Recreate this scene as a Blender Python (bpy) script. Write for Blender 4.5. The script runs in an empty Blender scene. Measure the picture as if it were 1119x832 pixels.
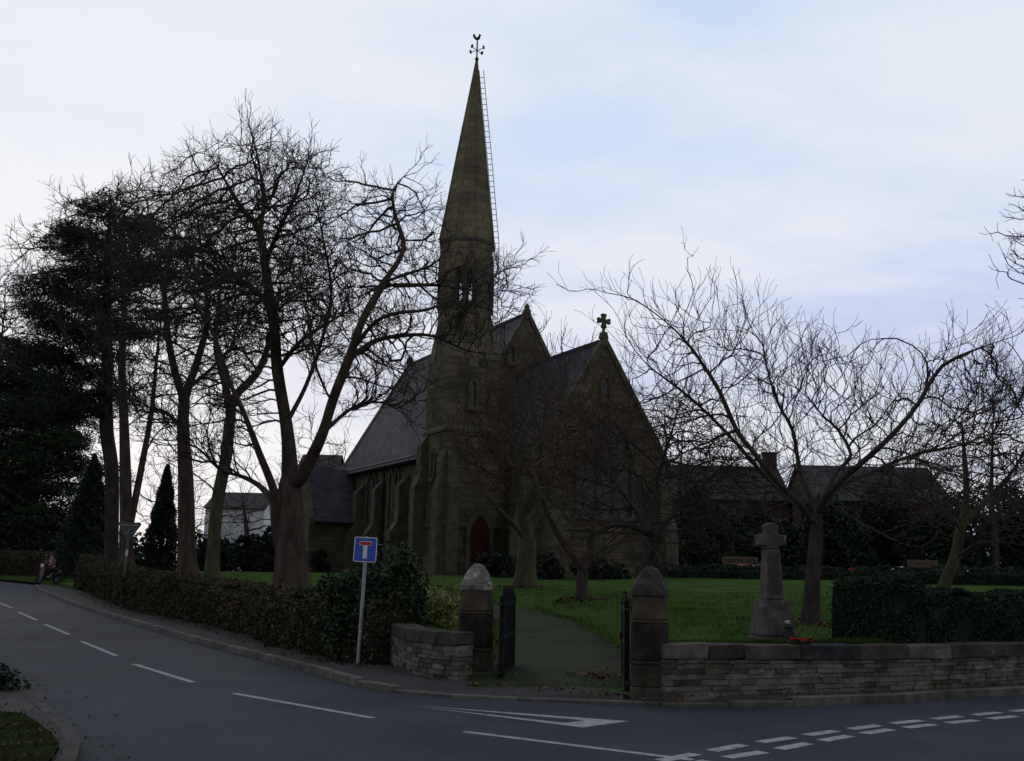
import bpy, bmesh, math, random
import numpy as np
from mathutils import Vector, Matrix

SC = bpy.context.scene
COL = SC.collection
R = math.radians

# ------------------------------------------------------------------ camera
F = 1119.0; CX, CY = 559.5, 416.0; EYE = 1.65
TH = math.atan(209 / F); RO = R(1.2)
_r0 = np.array([1, 0, 0.]); _u0 = np.array([0, -math.sin(TH), math.cos(TH)])
FW = np.array([0, math.cos(TH), math.sin(TH)])
UP = math.cos(RO) * _u0 - math.sin(RO) * _r0
RT = math.cos(RO) * _r0 + math.sin(RO) * _u0
cam_d = bpy.data.cameras.new('camera'); cam = bpy.data.objects.new('camera', cam_d); COL.objects.link(cam)
cam_d.sensor_width = 36; cam_d.lens = 36.0 * F / 1119.0; cam_d.clip_start = 0.1; cam_d.clip_end = 2000
m = Matrix(((RT[0], UP[0], -FW[0], 0), (RT[1], UP[1], -FW[1], 0), (RT[2], UP[2], -FW[2], EYE), (0, 0, 0, 1)))
cam.matrix_world = m
SC.camera = cam

# ------------------------------------------------------------------ light
SUN_EL, SUN_AZ = 14.0, -22.0        # behind the thin cloud, ahead and to the left of the camera
sun_d = bpy.data.lights.new('sun', 'SUN'); sun = bpy.data.objects.new('sun', sun_d); COL.objects.link(sun)
sun_d.energy = 0.5; sun_d.angle = R(22); sun_d.color = (1.0, 0.94, 0.86)
_sd = Vector((math.sin(R(SUN_AZ)) * math.cos(R(SUN_EL)), math.cos(R(SUN_AZ)) * math.cos(R(SUN_EL)), math.sin(R(SUN_EL))))
sun.rotation_euler = _sd.to_track_quat('Z', 'Y').to_euler(); sun.location = (-20, 60, 60)
SC.view_settings.view_transform = 'Standard'; SC.view_settings.look = 'None'
SC.view_settings.exposure = 0.0; SC.view_settings.gamma = 1.0; SC.view_settings.use_curve_mapping = False

W = bpy.data.worlds.new('World'); SC.world = W; W.use_nodes = True
def build_world():
    nt = W.node_tree; N = nt.nodes; Lk = nt.links; N.clear()
    out = N.new('ShaderNodeOutputWorld'); bg = N.new('ShaderNodeBackground'); Lk.new(bg.outputs[0], out.inputs[0])
    sky = N.new('ShaderNodeTexSky'); sky.sky_type = 'NISHITA'; sky.sun_disc = False
    sky.sun_elevation = R(SUN_EL); sky.sun_rotation = R(SUN_AZ); sky.air_density = 1.0; sky.dust_density = 1.0
    tc = N.new('ShaderNodeTexCoord')
    def math_(op, a, b=None, clamp=False):
        n = N.new('ShaderNodeMath'); n.operation = op; n.use_clamp = clamp
        for i, v in enumerate((a, b)):
            if v is None: continue
            if isinstance(v, (int, float)): n.inputs[i].default_value = v
            else: Lk.new(v, n.inputs[i])
        return n.outputs[0]
    def mix(f, a, b, bt='MIX'):
        n = N.new('ShaderNodeMix'); n.data_type = 'RGBA'; n.blend_type = bt
        for i, v in ((0, f), (6, a), (7, b)):
            if isinstance(v, (int, float)): n.inputs[i].default_value = v
            elif isinstance(v, tuple): n.inputs[i].default_value = (*v, 1)
            else: Lk.new(v, n.inputs[i])
        return n.outputs[2]
    sep = N.new('ShaderNodeSeparateXYZ'); Lk.new(tc.outputs['Generated'], sep.inputs[0])
    X, Y, Z = sep.outputs
    # flat cloud layer: project the direction on a plane overhead
    zz = math_('ADD', math_('MAXIMUM', Z, 0.0), 0.22)
    comb = N.new('ShaderNodeCombineXYZ'); Lk.new(math_('DIVIDE', X, zz), comb.inputs[0]); Lk.new(math_('DIVIDE', Y, zz), comb.inputs[1])
    def noise(scale, detail, rough, off, sx=1.0, sy=1.0):
        mp = N.new('ShaderNodeMapping'); Lk.new(comb.outputs[0], mp.inputs[0]); mp.inputs[1].default_value = off
        mp.inputs[3].default_value = (sx, sy, 1); mp.inputs[2].default_value = (0, 0, R(-32))
        n = N.new('ShaderNodeTexNoise'); n.inputs['Scale'].default_value = scale; n.inputs['Detail'].default_value = detail
        n.inputs['Roughness'].default_value = rough; Lk.new(mp.outputs[0], n.inputs[0]); return n.outputs[0]
    def ramp(v, pts):
        n = N.new('ShaderNodeValToRGB'); cr = n.color_ramp
        while len(cr.elements) < len(pts): cr.elements.new(0.5)
        for e, (p, c) in zip(cr.elements, pts): e.position = p; e.color = (*c, 1)
        Lk.new(v, n.inputs[0]); return n.outputs[0]
    elev = ramp(Z, [(0.0, (.76, .775, .86)), (0.16, (.62, .675, .88)), (0.26, (.65, .74, .97)), (0.36, (.68, .80, 1.0)), (0.5, (.64, .79, 1.0)), (1.0, (.42, .56, .80))])
    n1 = noise(1.0, 6, 0.55, (3.1, 1.7, 0), 0.9, 1.4)
    n2 = noise(3.2, 8, 0.6, (0.4, 5.2, 0), 0.7, 1.5)
    c1 = ramp(n1, [(0.43, (0, 0, 0)), (0.57, (1, 1, 1))])
    c2 = ramp(n2, [(0.46, (0, 0, 0)), (0.66, (1, 1, 1))])
    cl = mix(math_('MULTIPLY', c1, 0.72), elev, (.94, .96, 1.0))
    cl = mix(math_('MULTIPLY', c2, 0.38), cl, (.93, .95, 1.0))
    # the veiled sun brightens the cloud low on the left
    dt = N.new('ShaderNodeVectorMath'); dt.operation = 'DOT_PRODUCT'; Lk.new(tc.outputs['Generated'], dt.inputs[0])
    dt.inputs[1].default_value = (math.sin(R(SUN_AZ)) * math.cos(R(9)), math.cos(R(SUN_AZ)) * math.cos(R(9)), math.sin(R(9)))
    glow = math_('POWER', math_('MAXIMUM', dt.outputs['Value'], 0.0), 26.0)
    cl = mix(math_('MULTIPLY', glow, 0.8), cl, (1.02, 1.0, 1.02))
    # unseen sky behind the camera, dimmed to hold down the light on the ground
    back = ramp(math_('ADD', math_('MULTIPLY', Y, 0.5), 0.5), [(0.0, (.44, .42, .41)), (0.45, (.70, .68, .67)), (0.80, (1, 1, 1))])
    cl = mix(1.0, cl, back, 'MULTIPLY')
    nis = N.new('ShaderNodeMix'); nis.data_type = 'RGBA'; nis.inputs[0].default_value = 1.0; nis.blend_type = 'MULTIPLY'
    Lk.new(sky.outputs[0], nis.inputs[6]); nis.inputs[7].default_value = (.022, .022, .022, 1)
    col = mix(0.90, nis.outputs[2], cl)
    Lk.new(col, bg.inputs[0]); bg.inputs[1].default_value = 1.0
build_world()

# ------------------------------------------------------------------ small tools
def ray(px, py): return FW + (px - CX) / F * RT + (CY - py) / F * UP
def pix(px, py, Y):
    d = ray(px, py); return np.array([0, 0, EYE]) + d * (Y / d[1])
def pz(px, py, z=0.0):
    d = ray(px, py); return np.array([0, 0, EYE]) + d * ((z - EYE) / d[2])
def sst(a, b, x):
    t = np.clip((x - a) / (b - a), 0, 1); return t * t * (3 - 2 * t)
def cr_curve(P, step):
    """Catmull-Rom through the points, resampled about every `step`."""
    P = [np.asarray(p, float) for p in P]
    if len(P) == 2:
        n = max(1, int(round(np.linalg.norm(P[1] - P[0]) / step)))
        return np.array([P[0] + (P[1] - P[0]) * t for t in np.linspace(0, 1, n + 1)])
    Q = [2 * P[0] - P[1]] + P + [2 * P[-1] - P[-2]]
    out = []
    for i in range(1, len(Q) - 2):
        a, b, c, d = Q[i - 1:i + 3]
        n = max(1, int(round(np.linalg.norm(c - b) / step)))
        for t in np.arange(n) / n:
            out.append(0.5 * (2 * b + (c - a) * t + (2 * a - 5 * b + 4 * c - d) * t * t + (3 * b - a - 3 * c + d) * t ** 3))
    out.append(P[-1]); return np.array(out)
def resample(P, n):
    P = np.asarray(P, float); s = np.r_[0, np.cumsum(np.linalg.norm(np.diff(P, axis=0), axis=1))]
    t = np.linspace(0, s[-1], n); return np.stack([np.interp(t, s, P[:, k]) for k in range(P.shape[1])], 1)

def road_z(x, y): return 0.009 * np.maximum(0, np.asarray(y, float) - 18)
PATH = np.array([pz(622, 757, .02)[:2], pz(612, 715, .22)[:2], pz(590, 688, .45)[:2], pz(545, 668, .72)[:2], pz(470, 653, .95)[:2], pz(405, 640, 1.0)[:2]])
PATHS = resample(PATH, 60)
_ps = np.r_[0, np.cumsum(np.linalg.norm(np.diff(PATHS, axis=0), axis=1))]
def path_z(s): return np.minimum(0.10 + 0.062 * s, 1.15)
def lawn_z(x, y):
    x = np.asarray(x, float); y = np.asarray(y, float)
    a = 0.62 + (np.clip(y, 15, 42) - 15) * 0.0335
    a = a + 0.012 * x * sst(14, 42, y) + 0.02 * np.sin(x * 0.6 + 1) * np.sin(y * 0.45)
    kf = sst(-15.5, -21, x); a = a * (1 - kf) + (road_z(x, y) + .12) * kf
    d = np.sqrt((x[..., None] - PATHS[:, 0]) ** 2 + (y[..., None] - PATHS[:, 1]) ** 2)
    i = d.argmin(-1); dm = d.min(-1); pzv = path_z(_ps[i])
    f = sst(1.3, 2.5, dm)
    return np.where(a > pzv, pzv + (a - pzv) * f, a + (pzv - a) * (1 - f))
def on_lawn(px, py):
    d = ray(px, py); t = 5.0
    o = np.array([0, 0, EYE])
    for _ in range(4000):
        p = o + d * t
        if p[2] <= lawn_z(p[0], p[1]) or p[1] > 70: break
        t += 0.05
    return p

def mesh_obj(name, V, Fc, mat, parent=None, tint=None, smooth=False, origin=None):
    me = bpy.data.meshes.new(name)
    V = np.asarray(V, float).reshape(-1, 3)
    if origin is not None: V = V - np.asarray(origin, float)
    if isinstance(Fc, np.ndarray):
        k = Fc.shape[1]; n = len(Fc)
        me.vertices.add(len(V)); me.vertices.foreach_set('co', V.ravel())
        me.loops.add(n * k); me.loops.foreach_set('vertex_index', Fc.ravel().astype(np.int32))
        me.polygons.add(n); me.polygons.foreach_set('loop_start', np.arange(0, n * k, k, dtype=np.int32))
        me.update(calc_edges=True)
    else:
        me.from_pydata(V.tolist(), [], Fc)
    if tint is not None and len(tint) == len(me.polygons):
        at = me.attributes.new('tint', 'FLOAT', 'FACE'); at.data.foreach_set('value', np.asarray(tint, np.float32))
    if smooth: me.polygons.foreach_set('use_smooth', np.ones(len(me.polygons), bool))
    me.materials.append(mat); me.update()
    o = bpy.data.objects.new(name, me); COL.objects.link(o)
    if parent is not None: o.parent = parent
    elif origin is not None: o.location = origin
    return o
def tag(o, label=None, cat=None, group=None, kind=None):
    for k, v in (('label', label), ('category', cat), ('group', group), ('kind', kind)):
        if v: o[k] = v
    return o
def thing(name, label, cat, loc=(0, 0, 0), rz=0, group=None):
    e = bpy.data.objects.new(name, None); COL.objects.link(e); e.empty_display_size = 0.3
    e.location = loc; e.rotation_euler = (0, 0, rz); return tag(e, label, cat, group)

class MB:
    """collects shapes and links them as one mesh"""
    def __init__(s, seed=0): s.v = []; s.f = []; s.t = []; s.rng = random.Random(seed)
    def add(s, V, Fc, t=None):
        b = len(s.v); s.v += [tuple(map(float, p)) for p in V]; t = s.rng.random() if t is None else t
        for f in Fc: s.f.append([i + b for i in f]); s.t.append(t)
    def box(s, c, d, rz=0, t=None, jit=0, taper=1.0, bev=0):
        a = math.cos(rz), math.sin(rz); P = []
        for z in (-1, 1):
            k = taper if z > 0 else 1
            for x, y in ((-1, -1), (1, -1), (1, 1), (-1, 1)):
                lx, ly = x * d[0] / 2 * k, y * d[1] / 2 * k
                P.append((c[0] + lx * a[0] - ly * a[1] + s.rng.uniform(-jit, jit), c[1] + lx * a[1] + ly * a[0] + s.rng.uniform(-jit, jit), c[2] + z * d[2] / 2 + s.rng.uniform(-jit, jit)))
        s.add(P, [(3, 2, 1, 0), (4, 5, 6, 7), (0, 1, 5, 4), (1, 2, 6, 5), (2, 3, 7, 6), (3, 0, 4, 7)], t)
    def prism(s, poly, fn, h0, h1, t=None):
        """poly: 2-D points; fn(u, v, h) -> 3-D"""
        n = len(poly); P = [fn(u, v, h0) for u, v in poly] + [fn(u, v, h1) for u, v in poly]
        s.add(P, [tuple(range(n))[::-1], tuple(range(n, 2 * n))] + [(i, (i + 1) % n, n + (i + 1) % n, n + i) for i in range(n)], t)
    def loft(s, rings, t=None, cap=True):
        n = len(rings[0]); P = [p for r in rings for p in r]; Fc = []
        for k in range(len(rings) - 1):
            for i in range(n): Fc.append((k * n + i, k * n + (i + 1) % n, (k + 1) * n + (i + 1) % n, (k + 1) * n + i))
        if cap: Fc += [tuple(range(n))[::-1], tuple(range((len(rings) - 1) * n, len(rings) * n))]
        s.add(P, Fc, t)
    def tube(s, path, r, n=6, t=None):
        path = [Vector(p) for p in path]; rs = r if isinstance(r, (list, tuple)) else [r] * len(path); rings = []
        for i, p in enumerate(path):
            d = (path[min(i + 1, len(path) - 1)] - path[max(i - 1, 0)]).normalized()
            a = d.cross(Vector((0.21, 0.97, 0.13)) if abs(d.y) < 0.9 else Vector((1, 0, 0))).normalized(); b = d.cross(a)
            rings.append([p + (a * math.cos(2 * math.pi * k / n) + b * math.sin(2 * math.pi * k / n)) * rs[i] for k in range(n)])
        s.loft(rings, t)
    def obj(s, name, mat, parent=None, origin=None, smooth=False, bevel=0):
        o = mesh_obj(name, s.v, s.f, mat, parent, s.t, smooth, origin)
        bm = bmesh.new(); bm.from_mesh(o.data); bmesh.ops.recalc_face_normals(bm, faces=bm.faces); bm.to_mesh(o.data); bm.free()
        if bevel:
            b = o.modifiers.new('bevel', 'BEVEL'); b.width = bevel; b.segments = 2; b.limit_method = 'ANGLE'
        return o

# ------------------------------------------------------------------ materials
def mat(name, c1, c2=None, c3=None, scale=3.0, rough=0.85, bump=0.0, bscale=None, tint=0.0, spec=0.12, metal=0.0, detail=6, stretch=(1, 1, 1), brick=None, spots=None, trans=0.0):
    M = bpy.data.materials.new(name); M.use_nodes = True; nt = M.node_tree; N = nt.nodes; L = nt.links
    b = N['Principled BSDF']; b.inputs['Roughness'].default_value = rough; b.inputs['Specular IOR Level'].default_value = spec; b.inputs['Metallic'].default_value = metal
    tc = N.new('ShaderNodeTexCoord'); mp = N.new('ShaderNodeMapping'); L.new(tc.outputs['Object'], mp.inputs[0]); mp.inputs[3].default_value = stretch
    c2 = c2 or tuple(x * 0.75 for x in c1); c3 = c3 or tuple(min(1, x * 1.2) for x in c1)
    nz = N.new('ShaderNodeTexNoise'); nz.inputs['Scale'].default_value = scale; nz.inputs['Detail'].default_value = detail; nz.inputs['Roughness'].default_value = 0.62
    L.new(mp.outputs[0], nz.inputs[0])
    rp = N.new('ShaderNodeValToRGB'); cr = rp.color_ramp; cr.elements.new(0.5)
    for e, (p, c) in zip(cr.elements, ((0.32, c2), (0.5, c1), (0.68, c3))): e.position = p; e.color = (*c, 1)
    L.new(nz.outputs[0], rp.inputs[0]); col = rp.outputs[0]
    def mul(colr, fac_out):
        n = N.new('ShaderNodeMix'); n.data_type = 'RGBA'; n.blend_type = 'MULTIPLY'; n.inputs[0].default_value = 1
        L.new(colr, n.inputs[6]); L.new(fac_out, n.inputs[7]); return n.outputs[2]
    bh = nz.outputs[0]
    if spots:   # (scale, threshold, colour, amount): lichen, moss, dirt
        for sc_, th_, cc, am in spots:
            n2 = N.new('ShaderNodeTexNoise'); n2.inputs['Scale'].default_value = sc_; n2.inputs['Detail'].default_value = 5; n2.inputs['Roughness'].default_value = 0.65
            L.new(mp.outputs[0], n2.inputs[0])
            r2 = N.new('ShaderNodeMapRange'); r2.inputs[1].default_value = th_; r2.inputs[2].default_value = th_ + 0.09; r2.inputs[4].default_value = am
            L.new(n2.outputs[0], r2.inputs[0])
            n = N.new('ShaderNodeMix'); n.data_type = 'RGBA'; L.new(r2.outputs[0], n.inputs[0]); L.new(col, n.inputs[6]); n.inputs[7].default_value = (*cc, 1); col = n.outputs[2]
    if brick:   # (course width, height, mortar size, ky, kz, mortar shade)
        bw, bhh, ms, ky, kz, msh = brick
        sp = N.new('ShaderNodeSeparateXYZ'); L.new(tc.outputs['Object'], sp.inputs[0])
        ma = N.new('ShaderNodeMath'); ma.operation = 'MULTIPLY_ADD'; L.new(sp.outputs[1], ma.inputs[0]); ma.inputs[1].default_value = ky; L.new(sp.outputs[0], ma.inputs[2])
        mz = N.new('ShaderNodeMath'); mz.operation = 'MULTIPLY'; L.new(sp.outputs[2], mz.inputs[0]); mz.inputs[1].default_value = kz
        cb = N.new('ShaderNodeCombineXYZ'); L.new(ma.outputs[0], cb.inputs[0]); L.new(mz.outputs[0], cb.inputs[1])
        bt = N.new('ShaderNodeTexBrick'); L.new(cb.outputs[0], bt.inputs[0]); bt.inputs['Scale'].default_value = 1.0
        bt.inputs['Brick Width'].default_value = bw; bt.inputs['Row Height'].default_value = bhh; bt.inputs['Mortar Size'].default_value = ms
        bt.inputs['Mortar Smooth'].default_value = 0.3; bt.inputs['Bias'].default_value = 0.0
        bt.inputs['Color1'].default_value = (0.74, 0.73, 0.72, 1); bt.inputs['Color2'].default_value = (1.16, 1.12, 1.06, 1); bt.inputs['Mortar'].default_value = (msh, msh, msh, 1)
        col = mul(col, bt.outputs[0])
        ad = N.new('ShaderNodeMath'); ad.operation = 'MULTIPLY_ADD'; L.new(bt.outputs['Fac'], ad.inputs[0]); ad.inputs[1].default_value = -0.8; L.new(nz.outputs[0], ad.inputs[2]); bh = ad.outputs[0]
    if tint:
        at = N.new('ShaderNodeAttribute'); at.attribute_name = 'tint'
        mr = N.new('ShaderNodeMapRange'); mr.inputs[3].default_value = 1 - tint; mr.inputs[4].default_value = 1 + tint; L.new(at.outputs['Fac'], mr.inputs[0])
        col = mul(col, mr.outputs[0])
    L.new(col, b.inputs['Base Color'])
    if bump:
        src = bh
        if bscale:
            n3 = N.new('ShaderNodeTexNoise'); n3.inputs['Scale'].default_value = bscale; n3.inputs['Detail'].default_value = 4; L.new(mp.outputs[0], n3.inputs[0]); src = n3.outputs[0]
        bp = N.new('ShaderNodeBump'); bp.inputs['Strength'].default_value = min(1, bump); bp.inputs['Distance'].default_value = 0.03; L.new(src, bp.inputs['Height']); L.new(bp.outputs[0], b.inputs['Normal'])
    return M

M_ground = mat('earth', (.035, .045, .022), (.03, .028, .018), scale=.6)
M_road = mat('asphalt', (.036, .039, .051), (.027, .030, .040), (.046, .049, .060), scale=.55, rough=.82, bump=.35, bscale=70, spec=.13, detail=9,
             spots=[(.16, .53, (.026, .028, .036), .85), (.7, .60, (.045, .046, .052), .6), (11.0, .66, (.075, .073, .072), .35), (34, .60, (.064, .064, .068), .4), (1.3, .62, (.025, .025, .027), .6)])
M_pave = mat('pavement_tarmac', (.050, .047, .046), (.038, .036, .035), (.06, .057, .054), scale=1.6, rough=.85, bump=.4, bscale=60, spots=[(2.6, .6, (.028, .030, .020), .7)])
M_kerb = mat('kerb_stone', (.105, .098, .085), (.06, .057, .052), (.15, .138, .12), scale=4, bump=.4, bscale=30, tint=.25)
M_paint = mat('road_paint', (.30, .30, .30), (.17, .17, .18), (.37, .37, .36), scale=9, rough=.8, spots=[(16, .60, (.07, .07, .08), .8)], bump=.2, bscale=60)
M_lawn = mat('lawn_grass', (.050, .092, .021), (.034, .062, .015), (.070, .108, .031), scale=.9, rough=1, bump=.8, bscale=26, spec=.0, detail=9,
             spots=[(.5, .58, (.040, .052, .017), .6), (1.6, .60, (.050, .052, .022), .55), (7, .63, (.05, .046, .022), .35)])
M_blade = mat('grass_blade', (.048, .086, .020), (.034, .058, .015), (.070, .100, .030), scale=3, tint=.4, spec=.0, rough=1)
M_path = mat('path_tarmac', (.015, .018, .009), (.011, .013, .007), (.022, .022, .013), scale=2.2, rough=.9, bump=.5, bscale=45, spots=[(.9, .40, (.024, .036, .009), .85), (6, .62, (.045, .032, .02), .5)])
M_stone = mat('church_sandstone', (.112, .096, .064), (.064, .056, .041), (.155, .130, .086), scale=.7, rough=.92, bump=.7, detail=9, brick=(.62, .27, .018, .62, 1, .55),
              spots=[(.9, .60, (.060, .066, .034), .6), (2.5, .63, (.19, .13, .075), .5), (.5, .57, (.055, .050, .042), .6)])
M_spire = mat('spire_stone', (.150, .135, .085), (.095, .085, .058), (.20, .175, .105), scale=.9, rough=.92, bump=.6, detail=9, brick=(.7, .32, .014, .62, 1, .6),
              spots=[(1.1, .60, (.075, .080, .036), .6), (.6, .58, (.075, .066, .052), .6)])
M_dress = mat('dressed_stone', (.088, .078, .056), (.050, .045, .034), (.130, .114, .082), scale=2.5, rough=.9, bump=.4, bscale=22, spots=[(1.2, .56, (.085, .080, .058), .7)])
M_slate = mat('roof_slate', (.050, .053, .068), (.034, .036, .048), (.070, .073, .088), scale=1.4, rough=.75, bump=.6, spec=.08, brick=(.42, .26, .016, .0, 1.15, .45), spots=[(1.0, .62, (.075, .085, .055), .5)])
M_porchslate = mat('porch_slate', (.050, .052, .064), (.036, .038, .048), (.066, .068, .08), scale=1.4, rough=.6, bump=.5, brick=(.0001 + .42, .26, .016, 1.0, 1.15, .5))
M_lead = mat('window_glass', (.016, .017, .020), (.010, .011, .013), (.028, .028, .032), scale=9, rough=.28, spec=.5)
M_door = mat('red_door_paint', (.050, .012, .013), (.035, .008, .009), (.062, .016, .016), scale=2, rough=.6, stretch=(8, 8, .6), bump=.3)
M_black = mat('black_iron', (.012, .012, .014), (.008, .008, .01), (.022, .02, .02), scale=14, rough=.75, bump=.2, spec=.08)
M_pipe = mat('cast_pipe', (.02, .02, .022), rough=.6)
M_wall = mat('wall_stone', (.115, .105, .086), (.060, .056, .046), (.17, .155, .13), scale=5, rough=.92, bump=.6, bscale=26, tint=.5, spots=[(1.4, .57, (.060, .066, .034), .7), (5, .62, (.045, .042, .036), .7), (7.5, .66, (.30, .30, .27), .6)])
M_cope = mat('coping_stone', (.082, .074, .058), (.042, .039, .031), (.125, .112, .09), scale=4, rough=.92, bump=.6, bscale=24, tint=.45, spots=[(2.0, .56, (.045, .048, .026), .7), (6, .66, (.33, .33, .30), .8)])
M_coped = mat('dark_coping_stone', (.030, .030, .032), (.02, .02, .022), (.055, .052, .048), scale=4, rough=.92, bump=.6, bscale=24, spots=[(6, .68, (.2, .2, .18), .6)])
M_pier = mat('pier_sandstone', (.056, .045, .031), (.024, .021, .018), (.105, .082, .052), scale=3.0, rough=.92, bump=.6, bscale=24, tint=.25, spots=[(1.6, .54, (.045, .040, .036), .8), (5, .64, (.085, .085, .045), .5)])
M_pierdark = mat('pier_sooty_stone', (.026, .021, .021), (.014, .012, .013), (.052, .040, .032), scale=3.4, rough=.92, bump=.6, bscale=24, spots=[(2.1, .62, (.12, .085, .05), .6)])
M_capl = mat('pier_cap_lichened', (.15, .145, .115), (.055, .052, .04), (.30, .29, .25), scale=6, rough=.92, bump=.7, bscale=22, spots=[(4, .55, (.44, .44, .38), .8)])
M_capd = mat('pier_cap_dark', (.048, .044, .040), (.028, .026, .025), (.078, .070, .058), scale=5, rough=.92, bump=.7, bscale=22, spots=[(3, .6, (.11, .10, .05), .6)])
M_mem = mat('memorial_granite', (.082, .066, .062), (.048, .041, .038), (.125, .104, .098), scale=5, rough=.85, bump=.5, bscale=40, spots=[(3.5, .62, (.33, .32, .29), .6), (2, .6, (.085, .080, .066), .6)])
M_inset = mat('inscription_panel', (.07, .053, .05), (.052, .041, .039), (.088, .068, .064), scale=8, rough=.75)
M_groove = mat('cut_letters', (.06, .05, .048), rough=.9)
M_galv = mat('galvanised_steel', (.30, .31, .32), (.22, .23, .24), (.36, .37, .38), scale=9, rough=.5, spec=.5, metal=.3)
M_blue = mat('sign_blue', (.020, .085, .42), (.018, .075, .38), (.024, .095, .45), scale=3, rough=.4, spec=.5)
M_white = mat('sign_white', (.68, .68, .68), (.6, .6, .6), (.74, .74, .74), scale=3, rough=.45)
M_red = mat('sign_red', (.42, .025, .03), (.36, .02, .025), (.46, .03, .035), scale=3, rough=.45)
M_grey = mat('sign_back_grey', (.11, .12, .12), (.085, .09, .09), (.14, .145, .145), scale=6, rough=.6)
M_bark = mat('sycamore_bark', (.064, .045, .037), (.034, .026, .023), (.105, .076, .062), scale=2.2, rough=.95, bump=1, bscale=9, spec=.1, stretch=(2.5, 2.5, .7), spots=[(1.4, .58, (.075, .075, .042), .6)])
M_barkg = mat('mossy_bark', (.070, .066, .040), (.042, .042, .028), (.11, .098, .062), scale=2.2, rough=.95, bump=1, bscale=9, spec=.1, stretch=(2.5, 2.5, .7), spots=[(1.4, .52, (.066, .080, .030), .7)])
M_barkd = mat('dark_bark', (.046, .038, .034), (.03, .025, .022), (.07, .058, .05), scale=3, rough=.95, bump=1, bscale=10, spec=.1, stretch=(2, 2, .8))
M_twig = mat('twig', (.060, .046, .040), (.044, .035, .031), (.080, .062, .052), scale=1.2, rough=.95, spec=.1)
M_twigb = mat('brown_twig', (.085, .060, .042), (.060, .045, .032), (.11, .082, .056), scale=1.2, rough=.95, spec=.1)
M_needle = mat('pine_needles', (.024, .036, .017), (.017, .026, .013), (.036, .048, .022), scale=.5, rough=.8, tint=.45, spec=.2)
M_yew = mat('yew_leaves', (.017, .030, .016), (.012, .022, .012), (.026, .04, .02), scale=.8, rough=.7, tint=.5, spec=.25)
M_ivy = mat('ivy_leaves', (.020, .042, .016), (.013, .028, .012), (.034, .06, .024), scale=2, rough=.6, tint=.55, spec=.2)
M_beech = mat('beech_hedge_leaves', (.066, .052, .031), (.042, .036, .022), (.098, .072, .042), scale=1.1, rough=.85, tint=.5, spec=.15, spots=[(.9, .52, (.038, .046, .020), .8)])
M_hedgeg = mat('hedge_green_leaves', (.036, .050, .022), (.026, .036, .016), (.06, .06, .03), scale=1.4, rough=.8, tint=.5, spec=.2)
M_box = mat('clipped_hedge_leaves', (.017, .034, .017), (.012, .025, .014), (.025, .045, .02), scale=1.6, rough=.75, tint=.45, spec=.2)
M_yellow = mat('yellow_green_leaves', (.17, .19, .045), (.11, .13, .03), (.23, .22, .07), scale=3, rough=.7, tint=.4, spec=.25)
M_brownl = mat('dead_leaves', (.095, .050, .026), (.06, .034, .02), (.13, .07, .035), scale=5, rough=.9, tint=.45)
M_wood = mat('weathered_wood', (.11, .085, .055), (.08, .06, .04), (.14, .11, .075), scale=4, stretch=(1, 6, 6), rough=.85)
M_brick = mat('house_brick', (.060, .042, .036), (.042, .03, .026), (.08, .056, .046), scale=2, rough=.9, brick=(.3, .1, .012, 1.0, 1, .8), bump=.3)
M_tile = mat('house_tiles', (.045, .041, .043), (.032, .03, .031), (.062, .055, .055), scale=2, rough=.75, brick=(.32, .3, .02, 0.0, 1.2, .5), bump=.4)
M_wframe = mat('white_window_frame', (.6, .6, .58), rough=.5)
M_poppy = mat('poppy_red', (.24, .008, .012), (.17, .006, .010), (.30, .014, .018), scale=20, rough=.7, tint=.3)
M_petal = mat('white_petals', (.62, .60, .56), (.5, .48, .44), (.70, .68, .64), scale=20, rough=.7)
M_pink = mat('pink_petals', (.50, .12, .12), (.42, .06, .07), (.56, .22, .2), scale=20, rough=.7)
M_vase = mat('dark_vase', (.02, .021, .024), rough=.4)
M_jacket = mat('maroon_jacket', (.16, .055, .075), (.12, .04, .055), (.20, .075, .095), scale=9, rough=.9)
M_trou = mat('dark_trousers', (.028, .028, .034), rough=.9)
M_skin = mat('skin', (.42, .25, .19), rough=.6)
M_hair = mat('dark_hair', (.03, .022, .018), rough=.6)
M_dog = mat('black_fur', (.014, .013, .014), rough=.7)
M_steelv = mat('vane_metal', (.035, .032, .028), rough=.5, metal=.5)

# ------------------------------------------------------------------ ground, road, pavements
def ribbon(name, A, B, zA, zB, mt, n, k, kind='structure', cross=None):
    A = resample(A, n); B = resample(B, n); V = []
    for j in range(k + 1):
        t = j / k; XY = A + (B - A) * t
        z = cross(XY[:, 0], XY[:, 1]) if cross else (zA(XY[:, 0], XY[:, 1]) * (1 - t) + zB(XY[:, 0], XY[:, 1]) * t)
        V.append(np.c_[XY, z])
    V = np.concatenate(V); i = np.arange(n - 1)
    Fc = np.concatenate([np.stack([j * n + i, (j + 1) * n + i, (j + 1) * n + i + 1, j * n + i + 1], 1) for j in range(k)])
    o = mesh_obj(name, V, Fc, mt, smooth=True)
    bm = bmesh.new(); bm.from_mesh(o.data)
    if sum(f.normal.z for f in bm.faces) < 0: bmesh.ops.reverse_faces(bm, faces=bm.faces)
    bm.to_mesh(o.data); bm.free()
    return tag(o, kind=kind)

KPX = [(38, 642), (65, 656), (114, 673), (164, 688), (229, 707), (280, 720), (345, 737), (381, 749), (411, 755), (476, 762), (560, 766), (658, 769.5), (740, 772), (838, 773), (970, 769), (1022, 766), (1117, 760)]
def on_road(px, py, h=0.0):
    p = pz(px, py, h)
    for _ in range(12): p = pz(px, py, h + float(road_z(p[0], p[1])))
    return p
KERB = np.array([on_road(*p)[:2] for p in KPX])
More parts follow.
